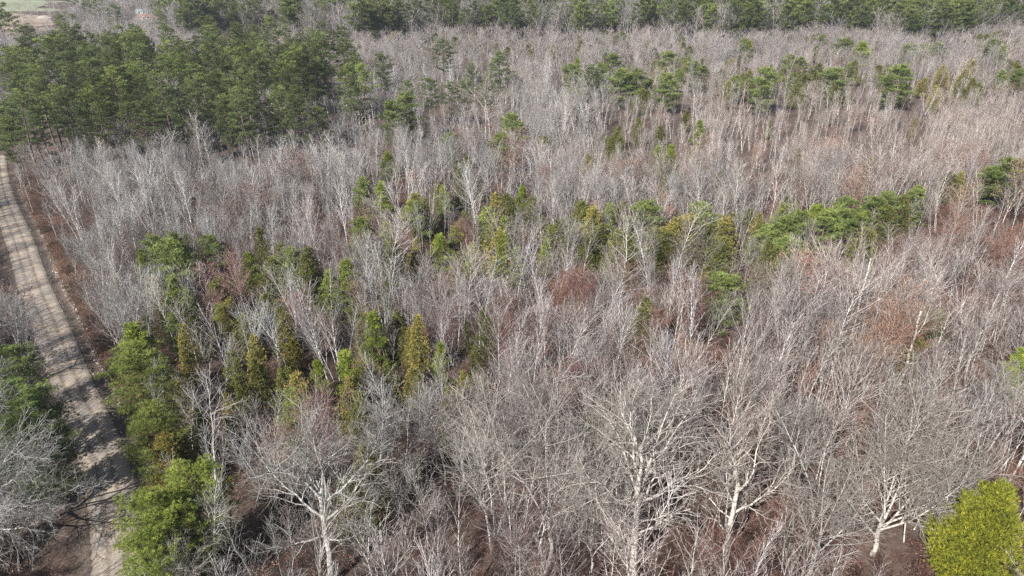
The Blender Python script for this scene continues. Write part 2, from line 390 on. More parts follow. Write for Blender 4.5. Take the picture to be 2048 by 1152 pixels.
def ribbon(name, line, offs, zfun, mat):
    T = np.gradient(line, axis=0); T = nrm(T); N = np.stack([T[:, 1], -T[:, 0]], -1)
    V = []; U = []
    s = np.concatenate([[0], np.cumsum(np.linalg.norm(np.diff(line, axis=0), axis=1))])
    for k, o in enumerate(offs):
        P = line+N*o; V.append(np.concatenate([P, zfun(P, o, s)[:, None]], 1))
    V = np.stack(V, 1); n, m_ = V.shape[:2]; ix = np.arange(n*m_).reshape(n, m_)
    F = np.stack([ix[:-1, :-1], ix[:-1, 1:], ix[1:, 1:], ix[1:, :-1]], -1).reshape(-1, 4)
    across = np.tile(offs, (n, 1)).ravel(); along = np.repeat(s, m_)
    me = mesh_of(name, V.reshape(-1, 3), F, [mat], vattr={'across': across, 'along': along}, smooth=True)
    o = bpy.data.objects.new(name, me); COL.objects.link(o); return o
m, nt, ln, bs = new_mat('gravel_road')
tc = nt.new('ShaderNodeTexCoord'); n1 = noise(nt, ln, 9, 6, tc.outputs['Object']); n2 = noise(nt, ln, .35, 4, tc.outputs['Object']); n3 = noise(nt, ln, 1.6, 4, tc.outputs['Object'])
r1 = ramp(nt, None, [(.30, (.20, .18, .16)), (.52, (.34, .305, .27)), (.72, (.50, .455, .40))]); ln.new(n1.outputs[0], r1.inputs[0])
r2 = ramp(nt, None, [(.38, (.80, .78, .78)), (.62, (1.15, 1.05, .92))]); ln.new(n2.outputs[0], r2.inputs[0])
c = mixc(nt, ln, 1.0, r1.outputs[0], r2.outputs[0], 'MULTIPLY')
ac = attr(nt, 'across')
def math_(op, a, b=None):
    q = nt.new('ShaderNodeMath'); q.operation = op
    for k, v in enumerate((a, b)):
        if v is None: continue
        if hasattr(v, 'type'): ln.new(v, q.inputs[k])
        else: q.inputs[k].default_value = v
    return q.outputs[0]
wob = math_('MULTIPLY', math_('SUBTRACT', n3.outputs[0], .5), .8)
a_ = math_('ADD', ac.outputs['Fac'], wob)
tr = math_('ABSOLUTE', math_('SUBTRACT', math_('ABSOLUTE', math_('ADD', a_, .1)), .85))
rt_ = ramp(nt, None, [(.10, (.60, .57, .54)), (.38, (1, 1, 1))]); ln.new(tr, rt_.inputs[0])
c = mixc(nt, ln, .8, c, rt_.outputs[0], 'MULTIPLY')
ed = ramp(nt, None, [(.68, (0, 0, 0)), (.98, (1, 1, 1))]); ln.new(math_('DIVIDE', math_('ABSOLUTE', a_), 2.7), ed.inputs[0])
c = mixc(nt, ln, ed.outputs[0], c, (.19, .155, .125))
ln.new(c, bs.inputs['Base Color']); bs.inputs['Roughness'].default_value = .95
bp = nt.new('ShaderNodeBump'); bp.inputs['Strength'].default_value = .5; bp.inputs['Distance'].default_value = .03
ln.new(n1.outputs[0], bp.inputs['Height']); ln.new(bp.outputs[0], bs.inputs['Normal'])
RL2 = smooth_line(ROAD, 40)
offs = np.linspace(-ROAD_W, ROAD_W, 17)
def road_z(P, o, s):
    rut = -.035*math.exp(-((abs(o)-.85)/.25)**2)
    e = abs(o)/ROAD_W
    return .10*(1-e**2)+rut+.006*np.sin(s*.9+o*2)-.06*max(0, (e-.85)/.15)
rd = ribbon('gravel_road', RL2, offs, road_z, m); rd['kind'] = 'structure'

# lawn and bare field beyond the woods, top left
def sheet(name, px_pts, mat, dz=.06):
    pts = [ground_at(x, y) for x, y in px_pts]; n = len(pts); V = []
    P = smooth_line(np.array(pts+[pts[0]]), 6)[:-1]
    c0 = P.mean(0); rings = [1.0, .8, .6, .4, .2]
    for q in rings: V.append(c0+(P-c0)*q)
    V.append(c0[None]); V = np.concatenate(V); z = terrain(V[:, 0], V[:, 1])+dz; k = len(P)
    F4 = []; F3 = []
    for a in range(len(rings)-1):
        for i in range(k): F4.append((a*k+i, a*k+(i+1) % k, (a+1)*k+(i+1) % k, (a+1)*k+i))
    for i in range(k): F3.append(((len(rings)-1)*k+i, (len(rings)-1)*k+(i+1) % k, len(V)-1))
    me = mesh_of(name, np.concatenate([V, z[:, None]], 1), [np.array(F4), np.array(F3)], [mat], smooth=True)
    o = bpy.data.objects.new(name, me); COL.objects.link(o); o['kind'] = 'structure'; return o
def two_tone(name, a, b, sc):
    m, nt, ln, bs = new_mat(name); tc = nt.new('ShaderNodeTexCoord'); n1 = noise(nt, ln, sc, 6, tc.outputs['Object'])
    r1 = ramp(nt, None, [(.4, a), (.6, b)]); ln.new(n1.outputs[0], r1.inputs[0]); ln.new(r1.outputs[0], bs.inputs['Base Color'])
    bs.inputs['Roughness'].default_value = .95; return m
sheet('bare_field', [(-60, 78), (30, 88), (90, 84), (120, 74), (118, 60), (100, 40), (60, 30), (-60, 28)], two_tone('bare_field', (.22, .16, .12), (.36, .28, .21), .05))
sheet('lawn', [(-120, 24), (60, 24), (130, 20), (160, 6), (150, -8), (60, -14), (-120, -14)], two_tone('lawn', (.20, .22, .13), (.27, .29, .19), .02))
sheet('sand_patch', [(72, 37), (88, 39), (102, 36), (98, 32), (82, 32)], two_tone('pale_sand', (.5, .45, .38), (.62, .57, .5), .1), .12)
sheet('clearing', [(270, 45), (330, 46), (350, 36), (300, 30), (265, 36)], two_tone('dry_yard', (.26, .22, .16), (.34, .29, .22), .05), .07)
# ------------------------------------------------------------------ tree kinds
def parts_hw(t, mats=M_BARK, sides=(7, 4, 3, 3, 3), mx=3, leaves=None):
    out = [('trunk', t.mesh('trunk', [mats], lambda l, p: l == 0, sides=sides, mx=mx)),
           ('crown', t.mesh('crown', [mats], lambda l, p: l > 0, sides=sides, mx=mx))]
    if leaves: out.append(('dry_leaves', leaf_mesh(t, *leaves)))
    return out
HW = []                                                        # (form word, height, parts)
for sd, form, kw in [(1, 'slender', dict(H=13, n=(24, 6, 4), clear=.45, spread=.58, ang=(20, 38))),
                     (2, 'slender', dict(H=14, n=(22, 6, 4), clear=.5, spread=.55, ang=(18, 36))),
                     (3, 'forked', dict(H=12, n=(17, 6, 4), stems=2, clear=.45, spread=.62, ang=(20, 40))),
                     (4, 'broad', dict(H=13, n=(24, 7, 4), clear=.35, spread=.9, ang=(30, 55))),
                     (5, 'many-stemmed', dict(H=12, n=(11, 6, 4), stems=4, clear=.45, spread=.6, ang=(20, 40))),
                     (6, 'fan-shaped', dict(H=12, n=(24, 7, 4), clear=.28, spread=.85, ang=(20, 38), trop=.10)),
                     (7, 'crooked', dict(H=13, n=(18, 7, 4), clear=.45, spread=.85, ang=(32, 55), crook=.10)),
                     (8, 'round-topped', dict(H=11, n=(26, 7, 4), clear=.42, spread=.95, ang=(28, 58))),
                     (9, 'sparse', dict(H=14, n=(14, 5, 4), clear=.5, spread=.6, ang=(26, 46), crook=.07))]:
    HW.append((form, kw['H'], parts_hw(hardwood(sd*17, rt=.0075, r0=kw['H']*.0068/(1.25 if kw.get('stems') else 1), **kw))))
RUS = []
for sd, kw in [(41, dict(H=10, n=(26, 7, 4), clear=.25, spread=1.15, ang=(32, 58))), (42, dict(H=10, n=(24, 7, 4), clear=.3, spread=1.0, ang=(28, 50)))]:
    t = hardwood(sd, rt=.008, **kw); RUS.append(('leafy', 10, parts_hw(t, leaves=(sd, 3, .14, .55, .5))))
PN = {}
PN['T'] = [(pine(100+k, 22, 3.4, .34+.03*k, 40, 4, 9, 9, ln=.40, w=.07)) for k in range(4)]          # tall grove pines
PN['P'] = [(pine(120+k, 12, 2.9, .16, 42, 6, 8, 11, ln=.36, w=.06)) for k in range(3)]              # middle-aged pines
PN['Y'] = [(pine(130+k, 9, 2.2, .08, 38, 6, 7, 11, ln=.34, w=.055, cone=.9)) for k in range(3)]     # young bright pines
PN['N'] = [(pine(140+k, 13, 3.6, .12, 46, 6, 14, 22, ln=.24, w=.026)) for k in range(2)]             # pines close to the camera
CD = {}
CD['C'] = [cedar(150+k, 8, 1.7, 230, 7, bronze=.42, spires=k) for k in range(3)]
CD['B'] = [cedar(160+k, 8, 1.7, 230, 7, bronze=.88, spires=k) for k in range(3)]
CD['N'] = [cedar(170, 9, 2.6, 620, 9, ln=.22, w=.045, bronze=1.0, spires=2)]
CD['G'] = [cedar(171, 11, 3.7, 1500, 14, ln=.22, w=.032, bronze=.60, spires=3, mat=M_YELLOW)]
PH = {'T': 22, 'P': 12, 'Y': 9, 'N': 13}; PWID = {'T': 6.6, 'P': 5.6, 'Y': 4.4, 'N': 7.4}
CH = {'C': 8, 'B': 8, 'N': 9, 'G': 11}; CWID = {'C': 3.4, 'B': 3.4, 'N': 5.2, 'G': 8.4}

# ------------------------------------------------------------------ placing things
REG = []
def place(name, parts, x, y, sxy, sz, rot, tint=(1, 1, 1), red=0.0, look='', cat='tree', group=None, h=10, label=None, tilt=(0, 0)):
    z = float(terrain(x, y)[0])
    r = bpy.data.objects.new(name, None); COL.objects.link(r); r.empty_display_size = .5
    r.location = (x, y, z); r.rotation_euler = (tilt[0], tilt[1], rot); r.scale = (sxy, sxy, sz)
    r['category'] = cat
    if group: r['group'] = group
    for pn, me in parts:
        o = bpy.data.objects.new(pn, me); COL.objects.link(o); o.parent = r
        o['tint'] = [float(q) for q in tint]; o['red'] = float(red)
    u, v = pixel_of(x, y, h*.6)
    if label: r['label'] = label
    REG.append(dict(o=r, look=look, u=u, v=v, label=label, x=x, y=y, h=h))
    return r
OCC = []                                                       # spots already taken: x, y, clear radius

# conifers read off the photograph: tip x, tip y, kind, crown width in photo pixels, height (0 = usual), tint word
K_ = {'P': ('pine_tree', PN['P'], 12, 5.6), 'Y': ('pine_tree', PN['Y'], 9, 4.4), 'T': ('pine_tree', PN['T'], 22, 6.6), 'N': ('pine_tree', PN['N'], 13, 7.4),
      'C': ('cedar_tree', CD['C'], 8, 3.4), 'B': ('cedar_tree', CD['B'], 8, 3.4), 'M': ('cedar_tree', CD['N'], 9, 5.2), 'G': ('cedar_tree', CD['G'], 11, 8.4)}
LOOK = {'P': 'rounded mid-green pine', 'Y': 'bright green young pine', 'T': 'tall dark green pine', 'N': 'big bushy bright green pine', 'C': 'olive green cedar', 'B': 'bronze-brown cedar',
        'M': 'wide bronze cedar', 'G': 'large yellow-green cedar'}
CON = [
 (22,165,'T',62,20),(2,205,'T',60,18),(46,190,'T',60,20),(-25,215,'T',60,18),(70,215,'T',50,18),(15,240,'P',44,13),
 (304,476,'P',42,10),(280,498,'Y',26,8),(338,486,'P',60,10),(345,470,'P',34,10),(373,472,'C',40,8),(418,477,'P',44,9),(518,458,'C',40,11),(496,506,'Y',34,7),(540,517,'C',56,8),
 (561,489,'C',40,9),(578,500,'P',42,8),(608,510,'C',44,11),(530,551,'C',36,7),(338,544,'C',40,7),(352,558,'C',46,8),(304,554,'B',46,7),(441,558,'B',56,7),(424,571,'C',44,7),
 (472,554,'C',36,7),(567,561,'C',44,7),(331,602,'C',36,8),(349,633,'P',36,7),(263,647,'Y',62,8),(364,653,'B',40,10),(448,619,'C',34,6),(485,633,'C',48,8),(560,619,'C',44,8),
 (639,595,'C',46,8),(506,677,'B',44,10),(567,640,'B',48,9),(461,708,'C',46,8),(509,725,'C',40,8),(656,544,'Y',34,7),(690,520,'Y',44,9),(636,725,'Y',38,9),(686,710,'Y',52,9),
 (266,702,'N',104,11),(306,742,'N',76,9),(400,653,'C',34,6),(593,752,'B',66,9),(300,826,'N',100,11),(330,864,'M',116,10),(376,944,'N',124,12),(290,998,'N',120,12),(330,1010,'N',110,10),(262,1080,'N',110,9),
 (397,826,'C',58,8),(458,813,'B',36,6),(582,782,'Y',58,8),(697,762,'B',62,9),(720,792,'C',56,8),(14,695,'N',84,10),(62,775,'N',100,10),(-10,770,'N',100,11),(96,862,'N',96,9),(40,838,'N',110,11),
 (730,905,'B',80,9),(700,960,'C',90,8),
 (827,399,'Y',52,9),(849,397,'C',30,8),(721,440,'P',40,9),(771,443,'Y',32,8),(832,479,'B',26,6),(916,506,'C',28,7),(1008,435,'Y',32,8),(1013,392,'C',34,8),(1065,400,'C',34,8),
 (1124,445,'C',54,8),(1104,460,'C',40,7),(1094,482,'Y',28,6),(1169,414,'B',34,8),(1189,428,'C',30,7),(1222,411,'Y',38,9),(1247,410,'C',32,8),(1206,455,'C',56,8),(1293,412,'P',62,10),
 (1306,460,'C',44,8),(1360,438,'B',64,9),(1335,470,'C',40,7),(772,554,'C',26,8),(728,630,'B',50,9),(745,626,'Y',46,9),(793,630,'C',48,8),(834,634,'B',44,11),(933,646,'C',22,6),(882,687,'Y',36,9),
 (952,701,'C',34,8),(1292,599,'Y',50,8),(775,725,'C',48,8),(1190,815,'C',36,6),(808,660,'C',34,7),
 (1383,436,'B',44,8),(1406,414,'P',56,10),(1410,455,'C',54,8),(1450,441,'B',44,9),(1447,482,'C',52,8),(1519,428,'B',26,7),(1573,407,'Y',48,9),(1570,440,'P',50,9),(1604,428,'P',54,10),(1638,406,'Y',48,10),
 (1655,426,'P',52,10),(1532,462,'P',50,9),(1580,482,'P',54,9),(1556,500,'C',48,8),(1553,527,'C',40,8),(1447,558,'P',72,9),(1498,566,'Y',26,5),(1755,397,'P',56,9),(1716,431,'P',44,8),
 (1779,390,'P',44,9),(1810,394,'C',38,8),(1837,380,'P',34,8),(1881,623,'C',38,7),(1837,684,'C',60,8),(2046,700,'Y',40,8),(1730,425,'Y',36,8),
 (2032,318,'P',92,11),(2000,332,'P',52,9),(1905,345,'C',46,8),(1925,342,'B',26,8),(1840,372,'Y',34,8),(1597,298,'C',22,9),(1741,315,'Y',28,9),(1832,238,'C',14,7),(1541,239,'C',12,6),(1401,238,'Y',22,7),
 (1375,219,'C',20,7),(1441,345,'C',26,8),(1463,378,'C',26,7),(1775,386,'Y',24,7),(1328,356,'C',24,8),(1318,290,'Y',26,8),
 (1533,137,'P',44,17),(1500,142,'C',24,11),(1601,116,'P',36,13),(1673,137,'P',50,13),(1639,127,'C',30,11),(1803,133,'P',50,16),(1690,78,'P',40,12),(1728,82,'Y',40,12),(1820,89,'P',24,9),
 (1855,89,'Y',22,9),(1878,89,'P',24,9),(1980,92,'P',26,9),(2011,90,'Y',30,9),(1888,133,'B',26,9),(1632,92,'P',18,8),(1498,82,'Y',20,10),(1464,116,'B',26,9),(1406,116,'C',28,9),(1611,150,'C',40,10),
 (1471,154,'P',22,10),(1758,133,'C',36,10),(1710,123,'C',34,10),(1375,125,'B',24,9),
 (885,80,'T',46,21),(762,108,'T',52,22),(1002,103,'T',56,22),(943,125,'T',28,18),(974,150,'T',40,18),(858,154,'T',48,18),(899,161,'T',36,17),(925,157,'T',40,17),(813,161,'T',34,17),
 (810,188,'P',40,15),(779,205,'P',34,14),(1022,229,'P',40,13),(1155,113,'Y',18,11),(1145,126,'P',34,13),(1183,126,'T',50,16),(1200,125,'P',32,13),(1227,106,'P',30,14),(1244,137,'P',46,14),
 (1275,137,'P',36,14),(1340,104,'P',32,13),(1336,147,'P',40,14),(1299,154,'C',34,10),(947,62,'C',16,8),(943,89,'C',16,7),(995,85,'B',28,7),(1022,80,'C',22,8),(1051,80,'C',22,8),(1244,65,'P',40,8),
 (871,65,'C',30,8),(1295,85,'Y',20,8),(1206,82,'Y',14,7),(688,62,'P',18,9),(1176,308,'B',30,10),(1088,270,'C',40,9),(1234,260,'C',36,9),(1278,236,'C',22,9),(933,315,'C',26,9),(919,330,'C',24,8),
 (776,304,'Y',30,7),(998,270,'P',40,10),(1343,287,'Y',24,7),(724,359,'P',30,9),(762,362,'Y',34,9),(885,373,'Y',26,7),(919,373,'C',22,7),(1044,373,'Y',26,8),(905,268,'P',38,9),
 (384,246,'B',36,9),(834,3,'T',32,20),(933,20,'T',24,18),(960,10,'T',28,20),(1008,27,'T',16,16),(1032,20,'T',24,17),(1060,24,'T',22,17),(1094,17,'T',26,18),(1121,12,'T',46,20),(1241,3,'T',40,20),
 (1302,0,'T',50,22),(1364,14,'T',34,20),(168,3,'T',30,16),(226,10,'T',34,20),(120,31,'P',18,10),(143,31,'P',26,10),(308,0,'T',30,16),(236,50,'P',22,13),(602,27,'T',18,16),(653,3,'T',22,18),(643,40,'T',30,16),
 (430,-4,'T',44,20),(480,-6,'T',46,20),(510,0,'T',34,19),(2008,972,'G',225,13),
]
FRONT = []
for (u0, u1, v0, v1, n, kinds) in [(270, 720, 490, 640, 15, 'CBCCY'), (340, 980, 600, 800, 22, 'CBCBY'), (700, 1080, 360, 500, 16, 'CCBY'), (1080, 1560, 405, 490, 14, 'CBC'), (1500, 1850, 385, 470, 8, 'CPC'), (1130, 2040, 118, 178, 66, 'CBPCCCB'), (1360, 2040, 66, 112, 22, 'PYCC'), (700, 1140, 60, 100, 9, 'CBC'), (1100, 1400, 235, 330, 8, 'CC')]:
    for _ in range(n):
        kd = rnd.choice(kinds); v = rnd.uniform(v0, v1); w = (26+v*.028)*rnd.uniform(.7, 1.2) if v > 230 else rnd.uniform(18, 34)
        CON.append((rnd.uniform(u0, u1), v, kd, w, rnd.choice([6, 7, 8, 9]) if kd != 'P' else 10))
for k, (u, v, kd, w, h) in enumerate(CON):
    if kd in 'PYCB': h += (2.0 if kd in 'PY' else .6) if v > 200 else 1.0; w *= 1.38 if kd in 'PY' or v < 200 else 1.2
    if kd == 'N': w *= 1.3; h += 1
    if kd in 'CB' and u > 700 and 380 < v < 510: h += 1.8; w *= 1.3
    nm, protos, ph, pw = K_[kd]; X, Y = ground_at(u, v, h)
    for _ in range(12):
        o_ = float(road_offset(X, Y)[0])
        if abs(o_) > 5.0: break
        X += .8 if o_ > 0 else -.8
    fw = Y*math.cos(PITCH)+(CAM_H-h*.6-float(rise(Y)))*math.sin(PITCH); wid = w*fw/FOC*1.12
    sxy = wid/pw; sxy = min(max(sxy, .45*h/ph), 2.1*h/ph)
    q = rnd.random(); tint = [rnd.uniform(.82, 1.2)]*3
    if kd == 'Y': tint = [tint[0]*1.65, tint[0]*1.60, tint[0]*1.0]
    if kd in 'CB': tint = [q*1.25 for q in tint]
    if kd == 'P': tint = [q*1.22 for q in tint]
    if kd == 'N': tint = [tint[0]*1.30, tint[0]*1.22, tint[0]*1.0]
    if (kd == 'N' and u > 240 and v > 900): tint = [1.75, 1.7, 1.2]
    if kd == 'N' and u < 200: tint = [tint[0]*.85, tint[0]*.90, tint[0]*.9]
    if kd == 'T': tint = [tint[0]*.85, tint[0]*.92, tint[0]*1.05]
    if kd == 'G': tint = [1.55, 1.38, .8]
    p = protos[k % len(protos)]
    g = 'pines' if nm == 'pine_tree' else 'cedars'
    look = LOOK[kd]
    if kd in 'CB': look = ('narrow ' if sxy*CWID['C'] < 2.9 else 'broad ' if sxy*CWID['C'] > 4.0 else '')+look
    if kd in 'PYT': look = ('small ' if h <= 10 else '')+look
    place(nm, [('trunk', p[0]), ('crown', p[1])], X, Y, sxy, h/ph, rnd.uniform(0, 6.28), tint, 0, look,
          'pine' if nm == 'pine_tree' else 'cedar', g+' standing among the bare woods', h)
    OCC.append((X, Y, wid*.33)); FRONT.append((X, Y, wid*.42, h))

# tall pine grove, top left
def inside(px, py, poly):
    c = np.zeros(px.shape, bool); n = len(poly)
    for i in range(n):
        x1, y1 = poly[i]; x2, y2 = poly[(i+1) % n]
        m = ((y1 > py) != (y2 > py)) & (px < (x2-x1)*(py-y1)/((y2-y1) or 1e-9)+x1); c ^= m
    return c
GROVE = [(-90, 360), (60, 362), (250, 358), (420, 348), (560, 356), (695, 345), (738, 260), (718, 186), (600, 168), (380, 170), (90, 182), (20, 210), (-90, 250)]
def jitter_grid(x0, x1, y0, y1, c, rng):
    X, Y = np.meshgrid(np.arange(x0, x1, c), np.arange(y0, y1, c))
    X = X.ravel()+rng.uniform(-.48, .48, X.size)*c; Y = Y.ravel()+rng.uniform(-.48, .48, Y.size)*c; return X, Y
gx, gy = jitter_grid(-260, 0, 150, 360, 8.2, RNG)
pu, pv = pixel_of(gx, gy, 0); keep = inside(pu, pv, GROVE) & (np.abs(road_offset(gx, gy)) > 6) & (RNG.random(len(gx)) > .12+np.clip((pu-560)/300, 0, .5)); gx, gy = gx[keep], gy[keep]
order = np.argsort(np.hypot(gx, gy)); gx, gy = gx[order], gy[order]
ORDN = ['first', 'second', 'third', 'fourth', 'fifth', 'sixth', 'seventh', 'eighth', 'ninth', 'tenth', 'eleventh', 'twelfth', 'thirteenth', 'fourteenth', 'fifteenth', 'sixteenth', 'seventeenth', 'eighteenth', 'nineteenth', 'twentieth']
n_pine = sum(1 for c in CON if K_[c[2]][0] == 'pine_tree'); N_GROVE = max(60, 298-n_pine)
row_of = np.arange(len(gx))//15; GREST = []
for k in range(len(gx)):
    X, Y = gx[k], gy[k]
    h = rnd.choice([rnd.uniform(22, 28), rnd.uniform(17, 25)])*(.86 if pixel_of(X, Y, 0)[0] < 60 else 1); s = h/22*rnd.uniform(1.05, 1.6); br = rnd.choice([rnd.uniform(.5, .85), rnd.uniform(.85, 1.5)])
    ye = 1.3 if rnd.random() < .2 else 1.0; tint = (br*ye*.90, br*ye*.90, br*1.0); OCC.append((X, Y, 2.0))
    if k >= N_GROVE: GREST.append((X, Y, s, h/22, tint)); continue
    row = row_of[k]; mates = sorted((pixel_of(gx[q], gy[q], 0)[0], q) for q in range(len(gx)) if row_of[q] == row); pos = [q for _, q in mates].index(k)
    p = PN['T'][k % 4]
    lk = ('yellowish' if ye > 1 else 'dark' if br < .85 else 'mid-green')+(' broad-crowned' if s > 1.25 else ' slim' if s < 1.0 else '')+' tall pine'
    place('pine_tree', [('trunk', p[0]), ('crown', p[1])], X, Y, s, h/22, rnd.uniform(0, 6.28), tint, 0, '', 'pine', 'tall pines of the dense grove', h,
          lk+', '+ORDN[pos]+' from left in the '+('front' if row == 0 else ORDN[row])+' row of the grove')
print('grove', len(gx), 'rest', len(GREST), 'pines', n_pine)

# ------------------------------------------------------------------ big bare trees, each shaped after its own outline
def hero(name, t, x, y, look, label, tint=(1, 1, 1), red=.1, mat=M_OAK, cat='bare tree', mx=4, rot=0, split=True, sides=(9, 6, 4, 3, 3), rad=3.0):
    parts = [('trunk', t.mesh('trunk', [mat], lambda l, p: l == 0, sides=sides, mx=mx))]
    for k in sorted({p for _, _, l, p in t.paths if l > 0}):
        parts.append(('limb', t.mesh('limb', [mat], lambda l, p: l > 0 and p == k, sides=sides, mx=mx)))
    place(name, parts, x, y, 1, 1, rot, tint, red, look, cat, 'big bare trees along the lower edge', 16, label)
    OCC.append((x, y, rad*.7))
    if y < 90: FRONT.append((x, y, rad*.8, 13))
def gp(u, v): return ground_at(u, v)
# forks: height share, azimuth (0 right, 90 away from the camera), elevation, length share
x, y = gp(1268, 1165)
hero('oak_tree', shaped_oak(301, 21, .42, [(.62, 75, 74, .42), (.60, 170, 60, .42), (.55, 10, 48, .46), (.50, 130, 55, .44), (.46, 350, 30, .42), (.44, 200, 40, .44), (.38, 60, 50, .42), (.36, 325, 14, .26), (.34, 150, 28, .32), (.28, 15, 22, .28), (.24, 215, 10, .22), (.5, 100, 64, .44), (.56, 45, 62, .42)], trunk=.63), x, y,
     'massive white oak', 'massive pale white oak with wide crooked limbs, largest tree at the bottom edge', (1.2, 1.17, 1.12), .05)
x, y = gp(1442, 1150)
hero('oak_tree', shaped_oak(302, 18, .34, [(.66, 80, 72, .42), (.60, 10, 58, .42), (.52, 170, 50, .34), (.46, 20, 25, .40), (.42, 165, 34, .30), (.34, 30, 28, .30), (.30, 120, 36, .30), (.62, 110, 66, .40)], trunk=.66), x, y,
     'crooked white oak', 'tall white oak just right of the massive oak, reddish brush at its foot', (1.18, 1.13, 1.07), .2)
x, y = gp(1094, 1136)
hero('bare_tree', shaped_oak(303, 20, .26, [(.22, 172, 62, .72), (.22, 20, 58, .62), (.24, 85, 76, .72), (.5, 95, 60, .30), (.34, 350, 36, .42)], n=(11, 6, 4), trunk=.30, crook=.07), x, y,
     'forked pale tree', 'pale tree forking low into three tall stems left of the massive oak', (1.08, 1.06, 1.02), .1, rad=2)
x, y = gp(984, 1115)
hero('bare_tree', hardwood(304, 15, n=(34, 9, 5), clear=.36, spread=.95, ang=(24, 46), rt=.008, r0=.15, split=True), x, y,
     'straight pale tree', 'straight pale tree with feathery fan crown left of the three-stemmed tree', (1.05, 1.04, 1.0), .1, rad=1.6)
x, y = gp(860, 1120)
hero('bare_tree', hardwood(305, 11, n=(22, 8, 4), clear=.3, spread=1.1, ang=(30, 50), rt=.008, r0=.10, split=True), x, y,
     'small open tree', 'small open-branched grey tree near the bottom edge, left of centre', (.98, .97, .95), .1, rad=1.3)
x, y = gp(668, 1175)
hero('oak_tree', shaped_oak(306, 19, .36, [(.60, 85, 70, .42), (.56, 165, 50, .46), (.52, 20, 52, .40), (.44, 160, 36, .44), (.42, 15, 34, .42), (.38, 60, 44, .44), (.32, 200, 18, .32), (.30, 335, 16, .30), (.5, 120, 60, .44)], trunk=.6), x, y,
     'spreading grey oak', 'spreading grey oak with long low limbs, lower left of centre at the bottom edge', (.98, 1.0, .98), .05)
x, y = gp(1745, 1112)
hero('bare_tree', shaped_oak(307, 17, .30, [(.16, 60, 64, .74), (.18, 20, 40, .80), (.30, 110, 70, .56), (.22, 5, 22, .70), (.26, 165, 42, .44), (.2, 345, 30, .50), (.16, 150, 30, .40), (.3, 40, 52, .66)], n=(13, 6, 4), trunk=.30, crook=.07), x, y,
     'fan-crowned white tree', 'white many-limbed tree fanning to the right beside the yellow-green cedar', (1.1, 1.06, 1.0), .1, rad=2.5)
x, y = gp(-35, 1120)
hero('oak_tree', shaped_oak(308, 16, .34, [(.55, 60, 40, .62), (.50, 10, 22, .66), (.45, 340, 12, .62), (.5, 110, 55, .55), (.40, 315, 5, .56), (.38, 30, 8, .62), (.3, 350, -2, .5), (.6, 80, 70, .5)], n=(13, 7, 4), trunk=.58, crook=.10), x, y,
     'grey oak by the road', 'broad grey bare tree at the lower left corner reaching toward the road', (.95, .98, 1.0), .0)
x, y = gp(60, 770)
hero('bare_tree', shaped_oak(309, 13, .20, [(.5, 140, 55, .46), (.5, 60, 66, .5), (.36, 170, 30, .42), (.34, 15, 35, .42), (.5, 100, 70, .44), (.3, 340, 12, .40)], n=(10, 7, 4), trunk=.5, crook=.09), x, y,
     'pale crooked tree', 'pale crooked bare tree on the left side of the gravel road above the pines', (.95, .95, 1.0), .1, rad=2)
x, y = gp(438, 1185)
hero('bare_tree', hardwood(310, 12.5, n=(26, 8, 4), clear=.36, spread=.7, ang=(26, 48), rt=.008, r0=.13, split=True), x, y,
     'white thin tree', 'thin white bare tree standing in front of the bright pine cluster', (1.12, 1.12, 1.1), .0, rad=1.2)
x, y = gp(372, 1210)
hero('bare_tree', hardwood(311, 9, stems=4, n=(16, 7, 4), clear=.25, spread=1.1, ang=(26, 48), rt=.008, r0=.09), x, y,
     'low bushy grey tree', 'low many-stemmed grey tree in the bottom edge before the bright pines', (1.0, .99, .94), .0, rad=1.5)
x, y = gp(655, 1010)
hero('bare_tree', hardwood(312, 13, n=(34, 8, 5), clear=.35, spread=1.25, ang=(22, 48), rt=.008, trop=.1), x, y,
     'red-budded tree', 'bare tree with a pink-red budding crown right of the lower road bend', (1.0, .9, .86), 1.0, mat=M_BARK, mx=3, rad=2)
x, y = gp(556, 1030)
hero('bare_tree', hardwood(313, 11, n=(26, 8, 4), clear=.35, spread=.9, ang=(22, 44), rt=.008), x, y,
     'small red-budded tree', 'slender tree with reddish top just left of the larger pink-budded tree', (1.0, .9, .87), .9, mat=M_BARK, mx=3, rad=1.4)
x, y = gp(1695, 700)
hero('bare_tree', shaped_oak(314, 17, .19, [(.5, 100, 62, .40), (.42, 20, 48, .36), (.56, 170, 56, .34), (.36, 340, 30, .28), (.68, 60, 64, .30)], n=(9, 7, 4), trunk=.9, crook=.07), x, y,
     'tall white-barked tree', 'tall white-barked tree left of the orange-leaved oak on the right', (1.15, 1.12, 1.06), .2, rad=1.6)
x, y = gp(1795, 790)
hero('bare_tree', shaped_oak(315, 16, .20, [(.45, 60, 55, .42), (.4, 150, 50, .38), (.55, 20, 52, .36), (.3, 200, 24, .3), (.3, 340, 20, .3)], n=(9, 7, 4), trunk=.8, crook=.07), x, y,
     'white tree before the orange oak', 'white crooked tree standing in front of the orange-leaved oak', (1.12, 1.07, 1.0), .2, rad=1.6)
x, y = gp(1700, 860)
hero('bare_tree', shaped_oak(316, 14, .20, [(.42, 110, 62, .46), (.4, 30, 55, .42), (.5, 170, 60, .40), (.3, 0, 30, .36)], n=(9, 7, 4), trunk=.6, crook=.06), x, y,
     'low-forked white tree', 'white tree forking low, below and left of the orange-leaved oak', (1.12, 1.05, .98), .3, rad=1.6)
x, y = gp(735, 625)
hero('bare_tree', hardwood(317, 14, n=(36, 8, 4), clear=.3, spread=.8, ang=(22, 42), rt=.009), x, y,
     'whitish fan tree', 'whitish upright fan-crowned tree right of the twin bright young pines, centre left', (1.15, 1.15, 1.12), .0, mat=M_BARK, mx=3, rad=1.6)
